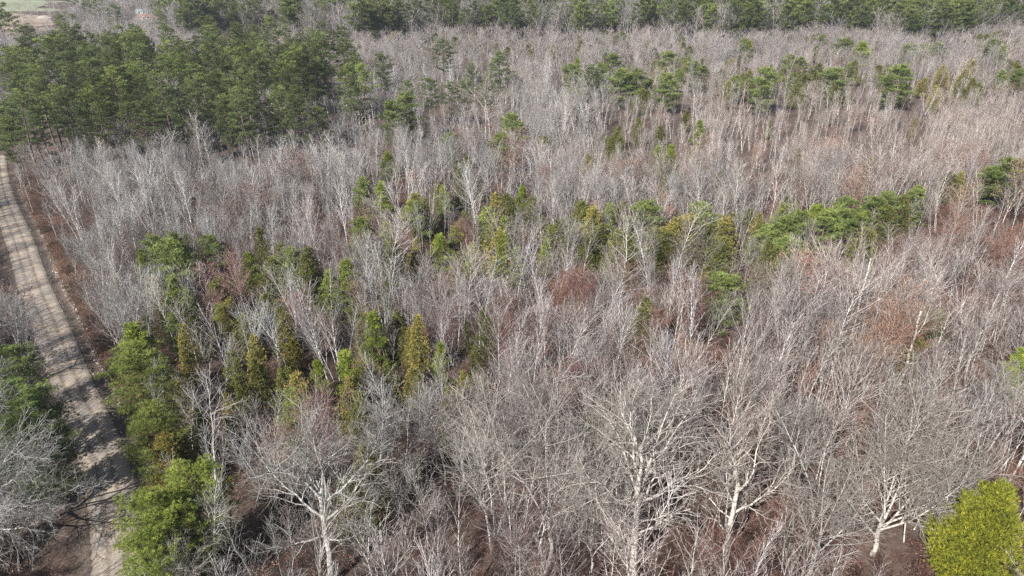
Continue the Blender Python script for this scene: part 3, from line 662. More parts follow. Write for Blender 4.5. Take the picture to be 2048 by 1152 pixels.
x, y = gp(1160, 375)
hero('bare_tree', hardwood(318, 14, n=(40, 8, 4), clear=.12, spread=.75, ang=(30, 50), rt=.012), x, y,
     'white conical tree', 'white conical bare tree right of the dark gap, upper centre', (1.35, 1.33, 1.28), .0, mat=M_OAK, mx=3, rad=1.6)
x, y = gp(350, 300)
hero('bare_tree', hardwood(319, 20, n=(34, 9, 5), clear=.28, spread=1.0, ang=(26, 50), rt=.014), x, y,
     'fan-shaped grey tree at the grove', 'grey fan-shaped bare tree against the front edge of the pine grove', (1.1, 1.08, 1.06), .1, mat=M_BARK, mx=3, rad=2.5)
for sd, (u, v, h, w, lab) in enumerate([(1610, 1175, 14, .2, 'grey-white bare tree with short crooked limbs between the two right-hand oaks and the fan tree'), (1845, 1120, 13, .16, 'pale upright bare tree just left of the yellow-green corner cedar'),
                                        (1180, 1180, 13, .17, 'pale thin-limbed tree left of the massive white oak at the bottom edge'), (790, 1030, 13, .15, 'whitish forked tree above right of the spreading grey oak'),
                                        (925, 985, 13, .14, 'whitish fan-crowned tree behind the straight pale feathery tree'), (1345, 1010, 13, .15, 'white upright tree behind the massive white oak'),
                                        (1560, 1010, 13, .14, 'pale leaning tree above right of the crooked white oak'), (1960, 930, 14, .16, 'tall white stem with a narrow crown near the right edge'),
                                        (1060, 930, 13, .13, 'clump of white upright stems above the three-stemmed tree')]):
    x, y = gp(u, v)
    t = shaped_oak(360+sd, h, w, [(.30, 70+17*sd, 64, .62), (.36, 170-9*sd, 56, .52), (.34, 12*sd, 52, .50), (.48, 90, 74, .52), (.42, 200, 38, .34), (.44, 340, 36, .34), (.24, 30*sd, 30, .26)], n=(11, 7, 4), trunk=.52, crook=.09, rt=.010)
    hero('bare_tree', t, x, y, lab, lab, (1.08, 1.07, 1.05), .1, rad=1.5, sides=(7, 5, 3, 3, 3))
for sd, (u, v, h, lab) in enumerate([(268, 320, 13, 'whitish crooked tree in front of the pine grove, between the two nearest pines'), (725, 290, 16, 'pale crooked tree at the right end of the pine grove'),
                                     (540, 300, 12, 'low spreading pale tree at the foot of the pine grove'), (1075, 262, 18, 'large grey tree with many arching limbs in the upper centre'),
                                     (1150, 240, 17, 'large rounded grey tree right of the arching grey tree, upper centre'), (1385, 245, 16, 'bright white tree left of the tall mid-band pine, upper right'),
                                     (1440, 235, 15, 'second bright white tree beside the tall mid-band pine'), (1160, 268, 16, 'white-stemmed tree below the rounded grey tree, upper centre'),
                                     (1620, 232, 12, 'whitish crooked tree in the pine and cedar band, upper right'), (1955, 210, 12, 'white antler-like tree near the upper right edge'),
                                     (1735, 245, 10, 'pale low tree below the cedars, upper right'), (972, 275, 20, 'thin white-trunked leaning tree below the twin tall pines'),
                                     (2010, 105, 18, 'white fan-limbed tree at the upper right edge')]):
    x, y = gp(u, v)
    t = shaped_oak(330+sd, h, h*.011, [(.5, 80, 60, .46), (.5, 165, 46, .44), (.45, 15, 46, .46), (.6, 120, 60, .40), (.36, 190, 28, .34), (.34, 350, 26, .36)], n=(8, 6, 4), trunk=.66, crook=.10, rt=.02)
    hero('bare_tree', t, x, y, lab.split(',')[0], lab, (1.15, 1.12, 1.08), .1, rad=2, sides=(6, 4, 3, 3, 3))

# orange and russet oaks that keep last year's leaves: tip x, tip y, height, leaf tint, word
RUSL = [(1800,590,12,(1.15,1.0,.85),'orange-leaved'),(1760,640,10,(1.1,.95,.8),'orange-leaved'),(1850,640,10,(1.25,1.0,.75),'orange-leaved'),(1155,545,10,(.85,.6,.55),'russet-leaved'),(1240,540,9,(.8,.55,.55),'dull red-leaved'),
        (1345,555,10,(.85,.65,.6),'russet-leaved'),(1130,580,9,(1.0,.7,.55),'russet-leaved'),(1030,690,7,(.9,.6,.6),'dull red-leaved'),(935,450,9,(.9,.55,.5),'dull red-leaved'),(800,470,8,(.8,.5,.5),'dull red-leaved'),
        (480,550,9,(1.1,.9,.9),'pinkish-leaved'),(470,520,9,(1.1,.9,.9),'pinkish-leaved'),(605,600,8,(1.1,.6,.7),'rosy-leaved'),(400,540,8,(1.1,.85,.85),'pinkish-leaved'),(1355,680,6,(1.3,.95,.7),'orange-leaved'),(1220,670,6,(1.3,1.05,.9),'tan-leaved'),
        (740,735,7,(1.1,.9,.8),'tan-leaved'),(1330,420,9,(1.0,.65,.5),'russet-leaved'),(1640,440,9,(1.0,.7,.6),'russet-leaved'),(1740,825,6,(1.1,.75,.6),'russet-leaved'),(1560,1000,6,(.8,.55,.5),'russet-leaved'),
        (1605,740,7,(1.1,.7,.55),'russet-leaved'),(2015,950,7,(1.0,.75,.65),'russet-leaved'),(1090,345,9,(1.0,.6,.5),'russet-leaved'),(560,870,5,(.9,.7,.6),'russet-leaved'),(855,660,7,(.85,.6,.55),'dull red-leaved'),
        (1165,360,9,(1.0,.65,.6),'dull red-leaved'),(1400,700,6,(1.0,.7,.6),'russet-leaved'),(640,640,6,(.9,.75,.75),'pinkish-leaved'),(1510,300,9,(1.15,.9,.75),'tan-leaved')]
for (u0, u1, v0, v1, n, h0, wd, tn) in [(1350, 1720, 900, 1110, 20, 5.5, 'rusty brown-leaved', (.80, .58, .52)), (1100, 1420, 520, 640, 10, 9.5, 'russet-leaved', (.85, .6, .55)), (1710, 1890, 600, 700, 5, 10, 'orange-leaved', (1.15, .92, .75)),
                                        (1380, 2040, 700, 880, 12, 7, 'rusty brown-leaved', (.85, .62, .55)), (850, 1300, 600, 760, 12, 8, 'dull red-leaved', (.8, .56, .54)), (1000, 2000, 290, 420, 14, 9, 'tan-leaved', (1.0, .8, .68)), (300, 800, 560, 700, 7, 7, 'pinkish-leaved', (.95, .78, .76)), (1880, 2040, 430, 560, 4, 11, 'rusty brown-leaved', (.95, .7, .58))]:
    for _ in range(n): b_ = rnd.uniform(.8, 1.15); RUSL.append((rnd.uniform(u0, u1), rnd.uniform(v0, v1), h0*rnd.uniform(.8, 1.15), tuple(q*b_ for q in tn), wd))
for k, (u, v, h, tn, wd) in enumerate(RUSL):
    X, Y = ground_at(u, v, h); f_, H_, parts = RUS[k % 2]; s = h/H_
    place('leafy_oak', parts, X, Y, s*rnd.uniform(.9, 1.2), s, rnd.uniform(0, 6.28), tn, .6, wd+' young oak', 'oak', 'young oaks keeping dry leaves', h)
    OCC.append((X, Y, 1.6))

# ------------------------------------------------------------------ the bare young stand
def fieldn(x, y, s, ph=0):
    return (np.sin(x/s+ph+1.3*np.sin(y/s*.7+ph))+np.sin(y/s*1.3+ph*2+1.1*np.sin(x/s*.8)))*.5
def style(x, y, rng):
    """colour and height of the bare trees by the part of the wood they stand in"""
    n = len(x); u, v = pixel_of(x, y, 6.0)
    br = .98+.16*fieldn(x, y, 9)+rng.normal(0, .17, n); red = np.clip(.15+.3*fieldn(x, y, 14, 2)+rng.normal(0, .18, n), 0, 1)
    h = 11.3+2.1*fieldn(x, y, 17, 1)+rng.normal(0, 1.5, n); warm = np.clip((u-900)/900, -.6, 1)*.022+rng.normal(0, .022, n)
    dom = rng.random(n) < .16; h[dom] += rng.uniform(1.5, 3.5, dom.sum()); br[dom] += .28; h[rng.random(n) < .25] -= 2.5
    L = (u < 560) & (v > 270) & (v < 640); h[L] -= 1.5; br[L] *= .97; red[L] = np.clip(red[L]-.15, 0, .45)
    Rr = u > 1450; red[Rr] += .2; h[Rr] += .3
    P = (v > 175) & (v < 350) & (u > 1230); red[P] = rng.uniform(.2, .7, P.sum()); h[P] = rng.uniform(7, 10, P.sum()); br[P] *= 1.12; warm[P] += .015
    P2 = (v <= 150); red[P2] = rng.uniform(.2, .7, P2.sum()); h[P2] = rng.uniform(8, 12, P2.sum())
    C = (u > 850) & (v > 430); red[C] += .22
    return br, np.clip(red, 0, 1), np.clip(h, 5, 17), warm
occ = np.array(OCC)
def free(x, y, k=1.0):
    ok = np.ones(len(x), bool)
    for ox, oy, orr in occ: ok &= (x-ox)**2+(y-oy)**2 > (orr*k)**2
    return ok
def unhide(x, y):
    ok = np.ones(len(x), bool)
    for fx, fy, fr, fh in FRONT:
        q = math.hypot(fx, fy); ax, ay = fx/q, fy/q; dx = x-fx; dy = y-fy; al = -(dx*ax+dy*ay); ac = np.abs(dx*ay-dy*ax)
        reach = fh*.45*q/CAM_H*1.15*(2.2 if fr > 3.4 and fh > 12.5 else 1)
        ok &= ~((ac < fr*(1.7 if fr > 3.4 else 1.1)+.6) & (al > -fr) & (al < reach))
    return ok
def road_clear(x, y):
    o = road_offset(x, y); u, v = pixel_of(x, y, 0)
    right = np.where(v > 545, 7.0+1.1*np.sin(y*.4), np.where(v > 470, 6.2, 4.6))
    right = np.where(v > 800, 7.0, right)
    left = np.where(v > 900, 8.5, 3.9)+np.where(RNG.random(len(x)) < .45, 6, 0)
    return (o > right) | (o < -left)
sxg, syg = jitter_grid(-330, 420, 22, 345, 2.75, RNG)
su, sv = pixel_of(sxg, syg, 0)
keep = (su > -420) & (su < 2250) & road_clear(sxg, syg) & (RNG.random(len(sxg)) < .80+.40*fieldn(sxg, syg, 6))
keep &= ~(inside(su, sv, GROVE) & (RNG.random(len(sxg)) < .5))
sxg, syg = sxg[keep], syg[keep]; keep = free(sxg, syg) & (unhide(sxg, syg) | (RNG.random(len(sxg)) < .34)); sxg, syg = sxg[keep], syg[keep]
su, sv = pixel_of(sxg, syg, 5.0)
br, red, hh, warm = style(sxg, syg, RNG)
nf = np.hypot(sxg, syg)
vis = (su > -10) & (su < 2058) & (sv > 20) & (sv < 1165)
size = np.where(vis, hh/nf, 0); order = np.argsort(-size); N_IND = 255
ind = order[:N_IND]; rest = np.ones(len(sxg), bool); rest[ind] = False
print('stand', len(sxg), 'hero region dist', nf[ind].max())
for k in ind:
    j = rnd.randrange(len(HW)); form, H_, parts = HW[j]; s = hh[k]/H_; w = warm[k]
    tone = 'pinkish' if red[k] > .62 else 'whitish' if br[k] > 1.08 else 'dull grey' if br[k] < .88 else 'tan-grey' if w > .03 else 'pale grey'
    sz = 'tall ' if hh[k] > 12.8 else 'low ' if hh[k] < 9.6 else ''
    place('bare_tree', parts, sxg[k], syg[k], s*rnd.uniform(.85, 1.2), s, rnd.uniform(0, 6.28), (br[k]*(1+w), br[k], br[k]*(1-w)), red[k], sz+tone+' '+form+' bare tree',
          'bare tree', 'young bare trees of the near stand', hh[k], tilt=(rnd.gauss(0, .05), rnd.gauss(0, .05)))

# ------------------------------------------------------------------ uncountable stands, spread with geometry nodes
def proto_collection(name, meshes):
    c = bpy.data.collections.new(name)
    for i, me in enumerate(meshes):
        o = bpy.data.objects.new('%s_%02d' % (name, i), me); c.objects.link(o)
    return c
def scatter(name, label, protos, x, y, idx, sxy, sz, tint, red, z=None, tilt=.05):
    n = len(x); z = terrain(x, y) if z is None else z
    me = bpy.data.meshes.new(name); me.vertices.add(n); me.vertices.foreach_set('co', np.stack([x, y, z], -1).astype(np.float32).ravel())
    def at(nm, ty, key, a):
        q = me.attributes.new(nm, ty, 'POINT'); q.data.foreach_set(key, np.ascontiguousarray(a).ravel())
    at('idx', 'INT', 'value', np.asarray(idx, np.int32)); at('tint', 'FLOAT_VECTOR', 'vector', np.asarray(tint, np.float32)); at('red', 'FLOAT', 'value', np.asarray(red, np.float32))
    at('scl', 'FLOAT_VECTOR', 'vector', np.stack([sxy, sxy, sz], -1).astype(np.float32))
    at('rot', 'FLOAT_VECTOR', 'vector', np.stack([RNG.normal(0, tilt, n), RNG.normal(0, tilt, n), RNG.uniform(0, 6.28, n)], -1).astype(np.float32))
    o = bpy.data.objects.new(name, me); COL.objects.link(o); o['kind'] = 'stuff'; o['label'] = label
    ng = bpy.data.node_groups.new(name, 'GeometryNodeTree'); ng.interface.new_socket('Geometry', in_out='INPUT', socket_type='NodeSocketGeometry'); ng.interface.new_socket('Geometry', in_out='OUTPUT', socket_type='NodeSocketGeometry')
    N = ng.nodes; Lk = ng.links; gi = N.new('NodeGroupInput'); go_ = N.new('NodeGroupOutput'); ip = N.new('GeometryNodeInstanceOnPoints'); ci = N.new('GeometryNodeCollectionInfo')
    ci.inputs['Collection'].default_value = protos; ci.inputs['Separate Children'].default_value = True; ci.inputs['Reset Children'].default_value = True
    def na(nm, ty):
        q = N.new('GeometryNodeInputNamedAttribute'); q.data_type = ty; q.inputs['Name'].default_value = nm; return q.outputs[0]
    mp = N.new('GeometryNodeMeshToPoints'); Lk.new(gi.outputs[0], mp.inputs['Mesh'])
    Lk.new(mp.outputs[0], ip.inputs['Points']); Lk.new(ci.outputs[0], ip.inputs['Instance']); ip.inputs['Pick Instance'].default_value = True
    Lk.new(na('idx', 'INT'), ip.inputs['Instance Index']); Lk.new(na('rot', 'FLOAT_VECTOR'), ip.inputs['Rotation']); Lk.new(na('scl', 'FLOAT_VECTOR'), ip.inputs['Scale'])
    Lk.new(ip.outputs[0], go_.inputs[0])
    md = o.modifiers.new('spread', 'NODES'); md.node_group = ng
    return o
MIDHW = []; MIDH = []
for sd, kw in [(61, dict(H=12, n=(22, 6, 4), clear=.30, spread=.72, ang=(20, 40))), (62, dict(H=12, n=(21, 6, 4), clear=.26, spread=.9, ang=(28, 52))), (63, dict(H=12, n=(14, 6, 4), stems=2, clear=.45, spread=.62, ang=(20, 40))),
               (64, dict(H=12, n=(10, 6, 3), stems=4, clear=.45, spread=.62, ang=(20, 38))), (65, dict(H=12, n=(20, 6, 4), clear=.28, spread=.8, ang=(20, 38), trop=.1)), (66, dict(H=12, n=(22, 6, 4), clear=.30, spread=.98, ang=(30, 56), crook=.09)),
               (67, dict(H=12, n=(16, 6, 4), clear=.34, spread=.72, ang=(26, 46)))]:
    t = hardwood(sd*13, rt=.0095, r0=.085/(1.25 if kw.get('stems') else 1), **kw)
    MIDHW.append(joined('bare_tree_form', [m_ for _, m_ in parts_hw(t, sides=(5, 3, 3, 3, 3))]))
t = hardwood(999, 12, n=(20, 6, 4), clear=.25, spread=1.1, ang=(30, 55), rt=.011)
MIDHW.append(joined('leafy_form', [m_ for _, m_ in parts_hw(t, sides=(5, 3, 3, 3, 3), leaves=(77, 2, .24, .6, .5))]))
cT = proto_collection('pine_forms', [joined('grove_pine_form', list(PN['T'][q])) for q in range(4)]); G_ = GREST
scatter('grove_pines_behind', 'hind rows of the tall pine grove, upper left, reading as one dark mass', cT, np.array([g[0] for g in G_]), np.array([g[1] for g in G_]), np.arange(len(G_)) % 4, np.array([g[2] for g in G_]), np.array([g[3] for g in G_]), np.array([g[4] for g in G_]), np.zeros(len(G_)), tilt=.02)
rx = np.array([-61, -57.5, -66, -70, -63, -75, -69, -84, -80, -90.]); ry = np.array([41, 35, 47, 42, 33, 55, 61, 72, 64, 84.])
scatter('roadside_pine_wood', 'pines growing on the near left side of the gravel road', proto_collection('roadside_forms', [joined('roadside_pine_form', list(PN['N'][q])) for q in range(2)]), rx, ry, np.arange(10) % 2, np.full(10, 1.0), np.full(10, 1.0), np.full((10, 3), 1.0), np.zeros(10))
cB = proto_collection('bare_tree_forms', MIDHW)
k = rest; n = k.sum(); idx = RNG.integers(0, 7, n); lf = (RNG.random(n) < .035+.03*fieldn(sxg[k], syg[k], 20, 4)); idx[lf] = 7
tint = np.stack([br[k]*(1+warm[k]), br[k], br[k]*(1-warm[k])], -1); tint[lf] *= np.array([.85, .74, .70])
s = hh[k]/12
scatter('young_hardwood_stand', 'dense stand of bare young grey and pinkish hardwoods filling the middle of the view', cB, sxg[k], syg[k], idx, s*RNG.uniform(.8, 1.2, n), s, tint, red[k], tilt=.06)

# far woods beyond the stand: bare trees and conifers mixed in bands
FARP = [joined('pine_form', list(pine(200+q, 20, 3.6, .42, 22, 4, 4, 8, ln=.75, w=.17))) for q in range(3)]
FARC = [joined('cedar_form', list(cedar(210+q, 8, 1.8, 90, 5, ln=.40, w=.14, bronze=.5, spires=q))) for q in range(2)]
FARH = []
for q, kw in enumerate([dict(H=12, n=(13, 5, 4), clear=.35, spread=.9, ang=(25, 50)), dict(H=12, n=(15, 5, 4), clear=.3, spread=1.2, ang=(30, 58)), dict(H=12, n=(7, 5, 4), stems=3, clear=.35, spread=.9, ang=(22, 45))]):
    t = hardwood(400+q, rt=.020, **kw); FARH.append(joined('far_bare_form', [m_ for _, m_ in parts_hw(t, sides=(4, 3, 3, 3, 3))]))
cF = proto_collection('far_tree_forms', FARH+FARP+FARC)
def far_band(x0, x1, y0, y1, c):
    X, Y = jitter_grid(x0, x1, y0, y1, c, RNG); u, v = pixel_of(X, Y, 0); m = (u > -250) & (u < 2300); return X[m], Y[m], u[m], v[m]
A = [far_band(-480, 640, 345, 500, 3.3), far_band(-700, 800, 500, 660, 4.4), far_band(-900, 1050, 660, 900, 6.5)]
X = np.concatenate([a[0] for a in A]); Y = np.concatenate([a[1] for a in A]); u = np.concatenate([a[2] for a in A]); v = np.concatenate([a[3] for a in A])
n = len(X); q = RNG.random(n); idx = RNG.integers(0, 3, n); h = RNG.uniform(7.5, 11.5, n); red = RNG.uniform(.1, .6, n); br = RNG.normal(1.05, .12, n)+.08*fieldn(X, Y, 25)
pin = np.zeros(n, bool); ced = np.zeros(n, bool)
pin_w = 1
cl = fieldn(X, Y, 16, 3)*.5+fieldn(X, Y, 7, 1)*.5                                 # clumping
m = (v > 150) & (u > 1080); ced |= m & (q < .34+.40*cl); h[m] = RNG.uniform(7, 13, m.sum())
m = (v > 88) & (v <= 160); ced |= m & (q < np.where(u > 1080, .10, .03)+.22*cl)
edge = 90+14*fieldn(u, v*0, 60, 1)+5*fieldn(u, v*0, 17, 2); m = (v <= edge) & (v > 55) & (u > 330); h[m] = RNG.uniform(14, 22, m.sum()); red[m] *= .4; br[m] *= .85
pp = np.where(u > 1380, .60, np.where(u > 680, .38, .45)); pin |= m & (q < pp+.75*cl)
m = (v <= 55) & (u > 330); h[m] = RNG.uniform(13, 21, m.sum()); red[m] *= .3
pp = np.where(u > 1380, .75, np.where(u > 680, .30, .50)); pp = np.where((u > 1890) & (v < 48), .02, pp); pin |= m & (q < pp+.30*cl)
br[(u > 1890) & (v < 48)] *= 1.15
m = (u <= 330); h[m] = RNG.uniform(8, 14, m.sum()); red[m] *= .4; pin |= m & (q < .02)
keep = np.ones(n, bool)
keep &= ~((u < 150) & (v < 100) & (RNG.random(n) > .06)); keep &= ~((u < 190) & (v < 26) & (RNG.random(n) > .12)); keep &= ~((u > 258) & (u < 352) & (v < 70) & (v > 22) & (RNG.random(n) > .16)); keep &= ~((u <= 330) & (RNG.random(n) > .72))
keep &= ~((v > 92) & (v < 150) & (RNG.random(n) > .93)); keep &= ~((v < 92) & (v > 50) & (u > 330) & (RNG.random(n) > .52)) ; keep &= free(X, Y) & (unhide(X, Y) | (RNG.random(n) < .5))
idx = np.where(pin, 3+RNG.integers(0, 3, n), np.where(ced, 6+RNG.integers(0, 2, n), idx))
Hp = np.where(pin, 20, np.where(ced, 8, 12)); h = np.where(pin, RNG.uniform(17, 27, n), np.where(ced, RNG.uniform(6, 10, n), h))
w = RNG.normal(.01, .025, n); tint = np.stack([br*(1+w), br, br*(1-w)], -1)
tint[pin] *= RNG.uniform(.6, 1.35, (pin.sum(), 1)); tint[ced] *= RNG.uniform(.7, 1.2, (ced.sum(), 1))
s = h/Hp; k = keep
scatter('distant_woods', 'far mixed woods of bare trees, pines and cedars fading toward the top of the view', cF, X[k], Y[k], idx[k], (s*RNG.uniform(.85, 1.25, n)*np.where(pin | ced, 1.3, 1))[k], s[k], tint[k], red[k])
print('far', k.sum())

# ------------------------------------------------------------------ brush under the trees, roadside grass, rubble
SB = []
for sd in range(4):
    t = Tree(700+sd); c = dict(max=2, seg=(5, 3, 2), crook=(.13, .2, .2), trop=(.02, .03, 0), n=(8, 5, 0), ref=(1, 1.2, 1), t0=(.15, .1, .1), ang=((25, 55), (25, 60), (0, 0)), ratio=(1, .45, .45), rr=(.6, .6, .6), rtip=.006, reach=1.1, prof=lambda t: 1.1-.5*t)
    for k in range(9):
        a = t.r.random()*6.28; w = t.r.uniform(.1, .7); t.grow((t.r.gauss(0, .25), t.r.gauss(0, .25), -.1), nrm(np.array([w*math.cos(a), w*math.sin(a), 1.])).tolist(), t.r.uniform(1.3, 2.6), .016, 0, c)
    ms = [t.mesh('brush', [M_SHRUB], lambda l, p: True, sides=(3, 3, 3), mx=2)]
    if sd % 2: ms.append(leaf_mesh(t, sd, 1, .13, .5, .3))
    SB.append(joined('brush_form', ms))
cS = proto_collection('brush_forms', SB)
bx, by = jitter_grid(-140, 170, 22, 190, 2.0, RNG); u, v = pixel_of(bx, by, 0); o_ = road_offset(bx, by)
m = (u > -60) & (u < 2110) & (v < 1300) & ((o_ > 5.4+1.2*np.sin(by*.9)) | (o_ < -4.4)) & (RNG.random(len(bx)) < .8)
m &= ~((v > 900) & (o_ < 0) & (o_ > -9) & (RNG.random(len(bx)) < .85))
bx, by, u = bx[m], by[m], u[m]; n = len(bx); s = RNG.uniform(.6, 1.35, n); b = RNG.uniform(.8, 1.35, n)
scatter('underbrush', 'reddish-brown twiggy underbrush covering the floor between the trunks', cS, bx, by, RNG.integers(0, 4, n), s*RNG.uniform(.9, 1.3, n), s, np.stack([b*1.05, b*.93, b*.88], -1), np.clip((u-400)/1500+RNG.normal(0, .2, n), 0, 1), tilt=.1)

rng = np.random.default_rng(5); GT = []
for q in range(3):
    nb = 46; a = rng.uniform(0, 6.28, nb); C = np.stack([.16*np.cos(a)*rng.random(nb), .16*np.sin(a)*rng.random(nb), np.full(nb, -.03)], -1); D = np.stack([np.cos(a)*.55, np.sin(a)*.55, np.ones(nb)], -1)
    V, F, sh = blades(C, D, rng, 1, .62, .022, .28, rng.random(nb)); GT.append(mesh_of('grass_form', V, F, [M_GRASS], fattr={'shade': sh}))
cG = proto_collection('grass_forms', GT)
gx, gy = jitter_grid(-150, -20, 28, 185, .46, RNG); o_ = road_offset(gx, gy); u, v = pixel_of(gx, gy, 0)
m = (((o_ > 4.3) & (o_ < 9.5) & (RNG.random(len(gx)) < .75)) | ((o_ < -3.3) & (o_ > -8.5) & (RNG.random(len(gx)) < .16))) & (u > -60)
gx, gy, o_ = gx[m], gy[m], o_[m]; n = len(gx); s = RNG.uniform(.45, 1.25, n)*np.where(o_ < 0, .55, 1); f = fieldn(gx, gy, 3.1)+fieldn(gx, gy, 7.3, 2)
b = np.clip(.75+.28*f+RNG.normal(0, .12, n), .35, 1.4); gr = (RNG.random(n) < .06) | (f < -1.15); tint = np.stack([b*1.05, b*.95, b*.92], -1); tint[gr] = tint[gr]*np.array([.45, .85, .5]); tint[o_ < 0] *= np.array([.5, .62, .55])
scatter('roadside_grass', 'dry reddish and straw-coloured grass on the bank right of the ditch', cG, gx, gy, RNG.integers(0, 3, n), s, s, tint, np.zeros(n), tilt=.15)

def stone_mesh(seed, mat):
    r = np.random.default_rng(seed); ph = (1+5**.5)/2
    V = nrm(np.array([(-1, ph, 0), (1, ph, 0), (-1, -ph, 0), (1, -ph, 0), (0, -1, ph), (0, 1, ph), (0, -1, -ph), (0, 1, -ph), (ph, 0, -1), (ph, 0, 1), (-ph, 0, -1), (-ph, 0, 1)], float))*r.uniform(.7, 1.2, (12, 1))*np.array([1, .8, .55])
    F = np.array([(0, 11, 5), (0, 5, 1), (0, 1, 7), (0, 7, 10), (0, 10, 11), (1, 5, 9), (5, 11, 4), (11, 10, 2), (10, 7, 6), (7, 1, 8), (3, 9, 4), (3, 4, 2), (3, 2, 6), (3, 6, 8), (3, 8, 9), (4, 9, 5), (2, 4, 11), (6, 2, 10), (8, 6, 7), (9, 8, 1)])
    return mesh_of('stone_form', V, F, [mat])
m_, nt, ln, bs = new_mat('pale_stone'); ti = attr(nt, 'tint', 'INSTANCER'); ln.new(mixc(nt, ln, 1.0, (.42, .37, .32), ti.outputs['Vector'], 'MULTIPLY'), bs.inputs['Base Color']); bs.inputs['Roughness'].default_value = .9
cR = proto_collection('stone_forms', [stone_mesh(q, m_) for q in range(4)])
seg = RL2; i = RNG.integers(200, len(seg)-140, 5200); T = nrm(np.gradient(seg, axis=0)); Nn = np.stack([T[:, 1], -T[:, 0]], -1)
o_ = np.where(RNG.random(5200) < .55, RNG.normal(4.35, .28, 5200), np.where(RNG.random(5200) < .6, RNG.normal(2.9, .35, 5200), -RNG.normal(3.0, .4, 5200)))
P = seg[i]+Nn[i]*o_[:, None]+RNG.normal(0, .15, (5200, 2)); s = np.clip(RNG.lognormal(-2.75, .55, 5200), .02, .28)
s = np.where(o_ < 4, s*.62, s)
b = RNG.uniform(.5, 1.35, 5200)
scatter('ditch_rubble', 'pale broken stones strewn along the ditch and the edges of the gravel road', cR, P[:, 0], P[:, 1], RNG.integers(0, 4, 5200), s, s, np.stack([b, b, b], -1), np.zeros(5200), z=terrain(P[:, 0], P[:, 1])+s*.2, tilt=.4)

# ------------------------------------------------------------------ low buildings far away, upper left
def simple_mat(name, c, r=.7):
    m = new_mat(name); n1 = noise(m[1], m[2], 1.5, 5); rr = ramp(m[1], None, [(.3, tuple(q*.8 for q in c)), (.7, c)]); m[2].new(n1.outputs[0], rr.inputs[0]); m[2].new(rr.outputs[0], m[3].inputs['Base Color']); m[3].inputs['Roughness'].default_value = r; return m[0]
def box(x0, x1, y0, y1, z0, z1):
    V = np.array([(x, y, z) for z in (z0, z1) for x, y in ((x0, y0), (x1, y0), (x1, y1), (x0, y1))], float)
    return V, np.array([(0, 3, 2, 1), (4, 5, 6, 7), (0, 1, 5, 4), (1, 2, 6, 5), (2, 3, 7, 6), (3, 0, 4, 7)])
def low_building(u, v, w, d, hw, hr, wall, roof, label, rot):
    x, y = ground_at(u, v); r = bpy.data.objects.new('low_building', None); COL.objects.link(r); r.location = (x, y, float(terrain(x, y)[0])); r.rotation_euler = (0, 0, rot)
    r['label'] = label; r['category'] = 'building'
    def child(nm, V, F, m, par=r):
        o = bpy.data.objects.new(nm, mesh_of(nm, V, F, [m])); COL.objects.link(o); o.parent = par; return o
    V, F = box(-w/2, w/2, -d/2, d/2, -.3, hw); wl_ = child('wall', V, F, simple_mat('wall_paint', wall))
    e = .5; V = np.array([(-w/2-e, -d/2-e, hw), (w/2+e, -d/2-e, hw), (w/2+e, d/2+e, hw), (-w/2-e, d/2+e, hw), (-w/2-e, 0, hw+hr), (w/2+e, 0, hw+hr)], float); V = np.concatenate([V, V+np.array([0, 0, .15])])
    F = np.array([(6, 7, 11, 10), (8, 9, 10, 11), (0, 4, 5, 1), (2, 5, 4, 3), (0, 1, 7, 6), (2, 3, 9, 8)]); F3 = np.array([(6, 10, 9), (7, 8, 11), (0, 3, 4), (1, 5, 2)])
    child('roof', V, [F, F3], simple_mat('roof_sheet', roof, .5))
    dark = simple_mat('window_glass', (.05, .06, .07), .2)
    for q in (-.32, -.1, .34):
        V, F = box(w*q-.6, w*q+.6, -d/2-.05, -d/2+.02, 1.0, 2.1); child('window', V, F, dark)
    V, F = box(w*.12-.5, w*.12+.5, -d/2-.06, -d/2+.02, 0, 2.05); child('door', V, F, simple_mat('door_paint', (.3, .27, .24)))
low_building(306, 42, 15, 7, 2.4, 1.8, (.45, .38, .33), (.42, .17, .13), 'low building with a faded red roof between far trees, upper left', .06)
low_building(298, 30, 17, 7, 2.6, 1.6, (.5, .52, .5), (.24, .34, .33), 'low building with a grey-green roof behind the red-roofed one', -.04)

# ------------------------------------------------------------------ air
m = bpy.data.materials.new('haze'); m.use_nodes = True; m.node_tree.nodes.clear()
pv_ = m.node_tree.nodes.new('ShaderNodeVolumePrincipled'); mo = m.node_tree.nodes.new('ShaderNodeOutputMaterial'); m.node_tree.links.new(pv_.outputs[0], mo.inputs['Volume'])
pv_.inputs['Color'].default_value = (.82, .90, 1.0, 1); pv_.inputs['Density'].default_value = HAZE; pv_.inputs['Anisotropy'].default_value = .2
V, F = box(-9500, 9500, -1800, 14500, -3.5, 240)
ho = bpy.data.objects.new('haze', mesh_of('haze', V, F, [m])); COL.objects.link(ho); ho['kind'] = 'stuff'; ho['label'] = 'thin pale haze over the far woods'

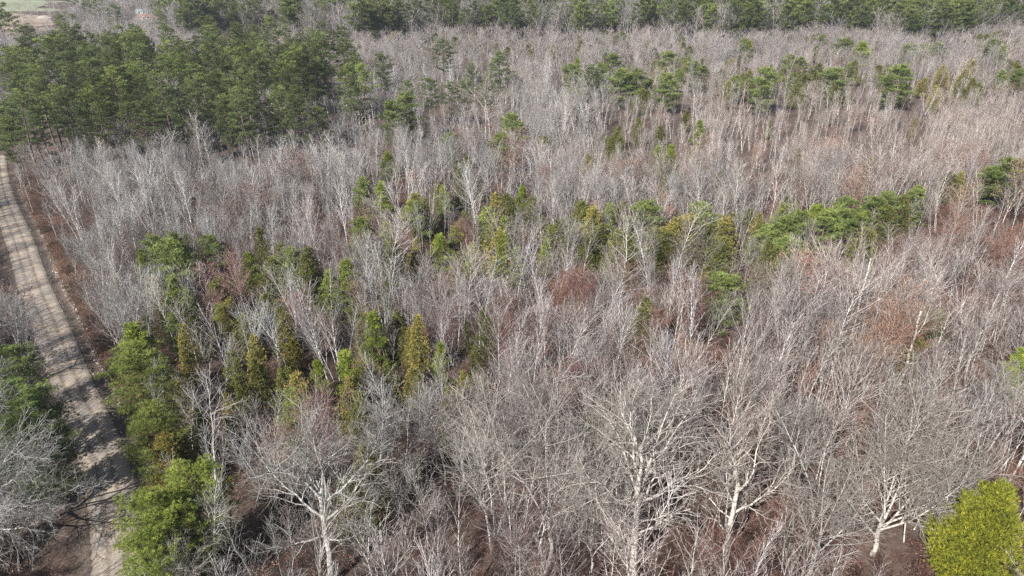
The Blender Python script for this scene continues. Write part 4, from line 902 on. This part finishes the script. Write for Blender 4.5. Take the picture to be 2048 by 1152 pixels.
# ------------------------------------------------------------------ labels: what a tree looks like and what it stands beside
MARKS = [(376, 975, 'the bright pine cluster'), (330, 890, 'the bronze roadside cedar'), (1275, 990, 'the massive white oak'), (1095, 1000, 'the three-stemmed pale tree'), (1990, 1050, 'the yellow-green corner cedar'),
         (650, 900, 'the red-budded tree'), (670, 1060, 'the spreading grey oak'), (60, 820, 'the dark roadside pines'), (1800, 650, 'the orange-leaved oak'), (1447, 590, 'the lone round pine'),
         (1292, 625, 'the lone bright pine'), (695, 740, 'the paired green pines'), (595, 790, 'the half-bronze cedar pair'), (834, 665, 'the tall bronze cedar'), (882, 715, 'the narrow bright pine'),
         (1365, 460, 'the bronze cedar row'), (1605, 450, 'the bright pine row'), (1293, 435, 'the cedar-row round pine'), (1008, 455, 'the yellowish young pine'), (827, 420, 'the centre-left round pine'),
         (1124, 465, 'the sloping olive cedar'), (540, 530, 'the tall olive cedar clump'), (330, 510, 'the dark pine clump'), (364, 690, 'the narrow orange-bronze cedar'), (266, 740, 'the big roadside pine'),
         (506, 700, 'the pointed bronze cedar'), (1176, 330, 'the lone bronze cedar'), (2035, 340, 'the right-edge bushy pine'), (885, 110, 'the tapering tall pine'), (1002, 135, 'the broad tall pine'),
         (760, 140, 'the grove-side round pine'), (1533, 165, 'the tall mid-band pine'), (1803, 160, 'the broad layered pine'), (1240, 155, 'the mid-band pine cluster'), (1728, 100, 'the pale green far pine'),
         (1302, 30, 'the far pine wall'), (226, 30, 'the far twin pines'), (350, 250, 'the grey fan-shaped tree'), (60, 700, 'the crooked roadside tree'), (1740, 1000, 'the white fan-crowned tree'),
         (1600, 900, 'the brushy gap'), (480, 30, 'the far dark pines'), (1160, 310, 'the white conical tree'), (250, 560, 'the ditch bend')]
def direction(du, dv):
    a = math.degrees(math.atan2(-dv, du)) % 360
    return ['right of', 'above right of', 'above', 'above left of', 'left of', 'below left of', 'below', 'below right of'][int((a+22.5)//45) % 8]
used = {}; todo = [r for r in REG if not r['label']]
for r in todo:
    k = min(range(len(MARKS)), key=lambda i: math.hypot(MARKS[i][0]-r['u'], (MARKS[i][1]-r['v'])*1.2)); mu, mv, mt = MARKS[k]; dist = math.hypot(mu-r['u'], mv-r['v'])
    if dist < 14: key = (r['look'], 'at', mt)
    else: key = (r['look'], direction(r['u']-mu, r['v']-mv), mt)
    used.setdefault(key, []).append((dist, r))
ORD = ['nearest', 'second nearest', 'third nearest', 'fourth nearest', 'fifth nearest', 'sixth nearest', 'seventh nearest', 'eighth nearest', 'ninth nearest', 'tenth nearest']+['farther one']*60
for (look, dr, mt), lst in used.items():
    lst.sort(key=lambda q: q[0])
    for k, (d, r) in enumerate(lst):
        tail = ('making up part of '+mt) if dr == 'at' else dr+' '+mt
        if len(lst) == 1: r['o']['label'] = look+' '+tail
        elif k == 0: r['o']['label'] = look+', nearest one '+tail
        else: r['o']['label'] = look+', '+ORD[k]+' '+tail
print('things', len(REG), 'tris', sum(len(p.vertices) for p in bpy.data.meshes))
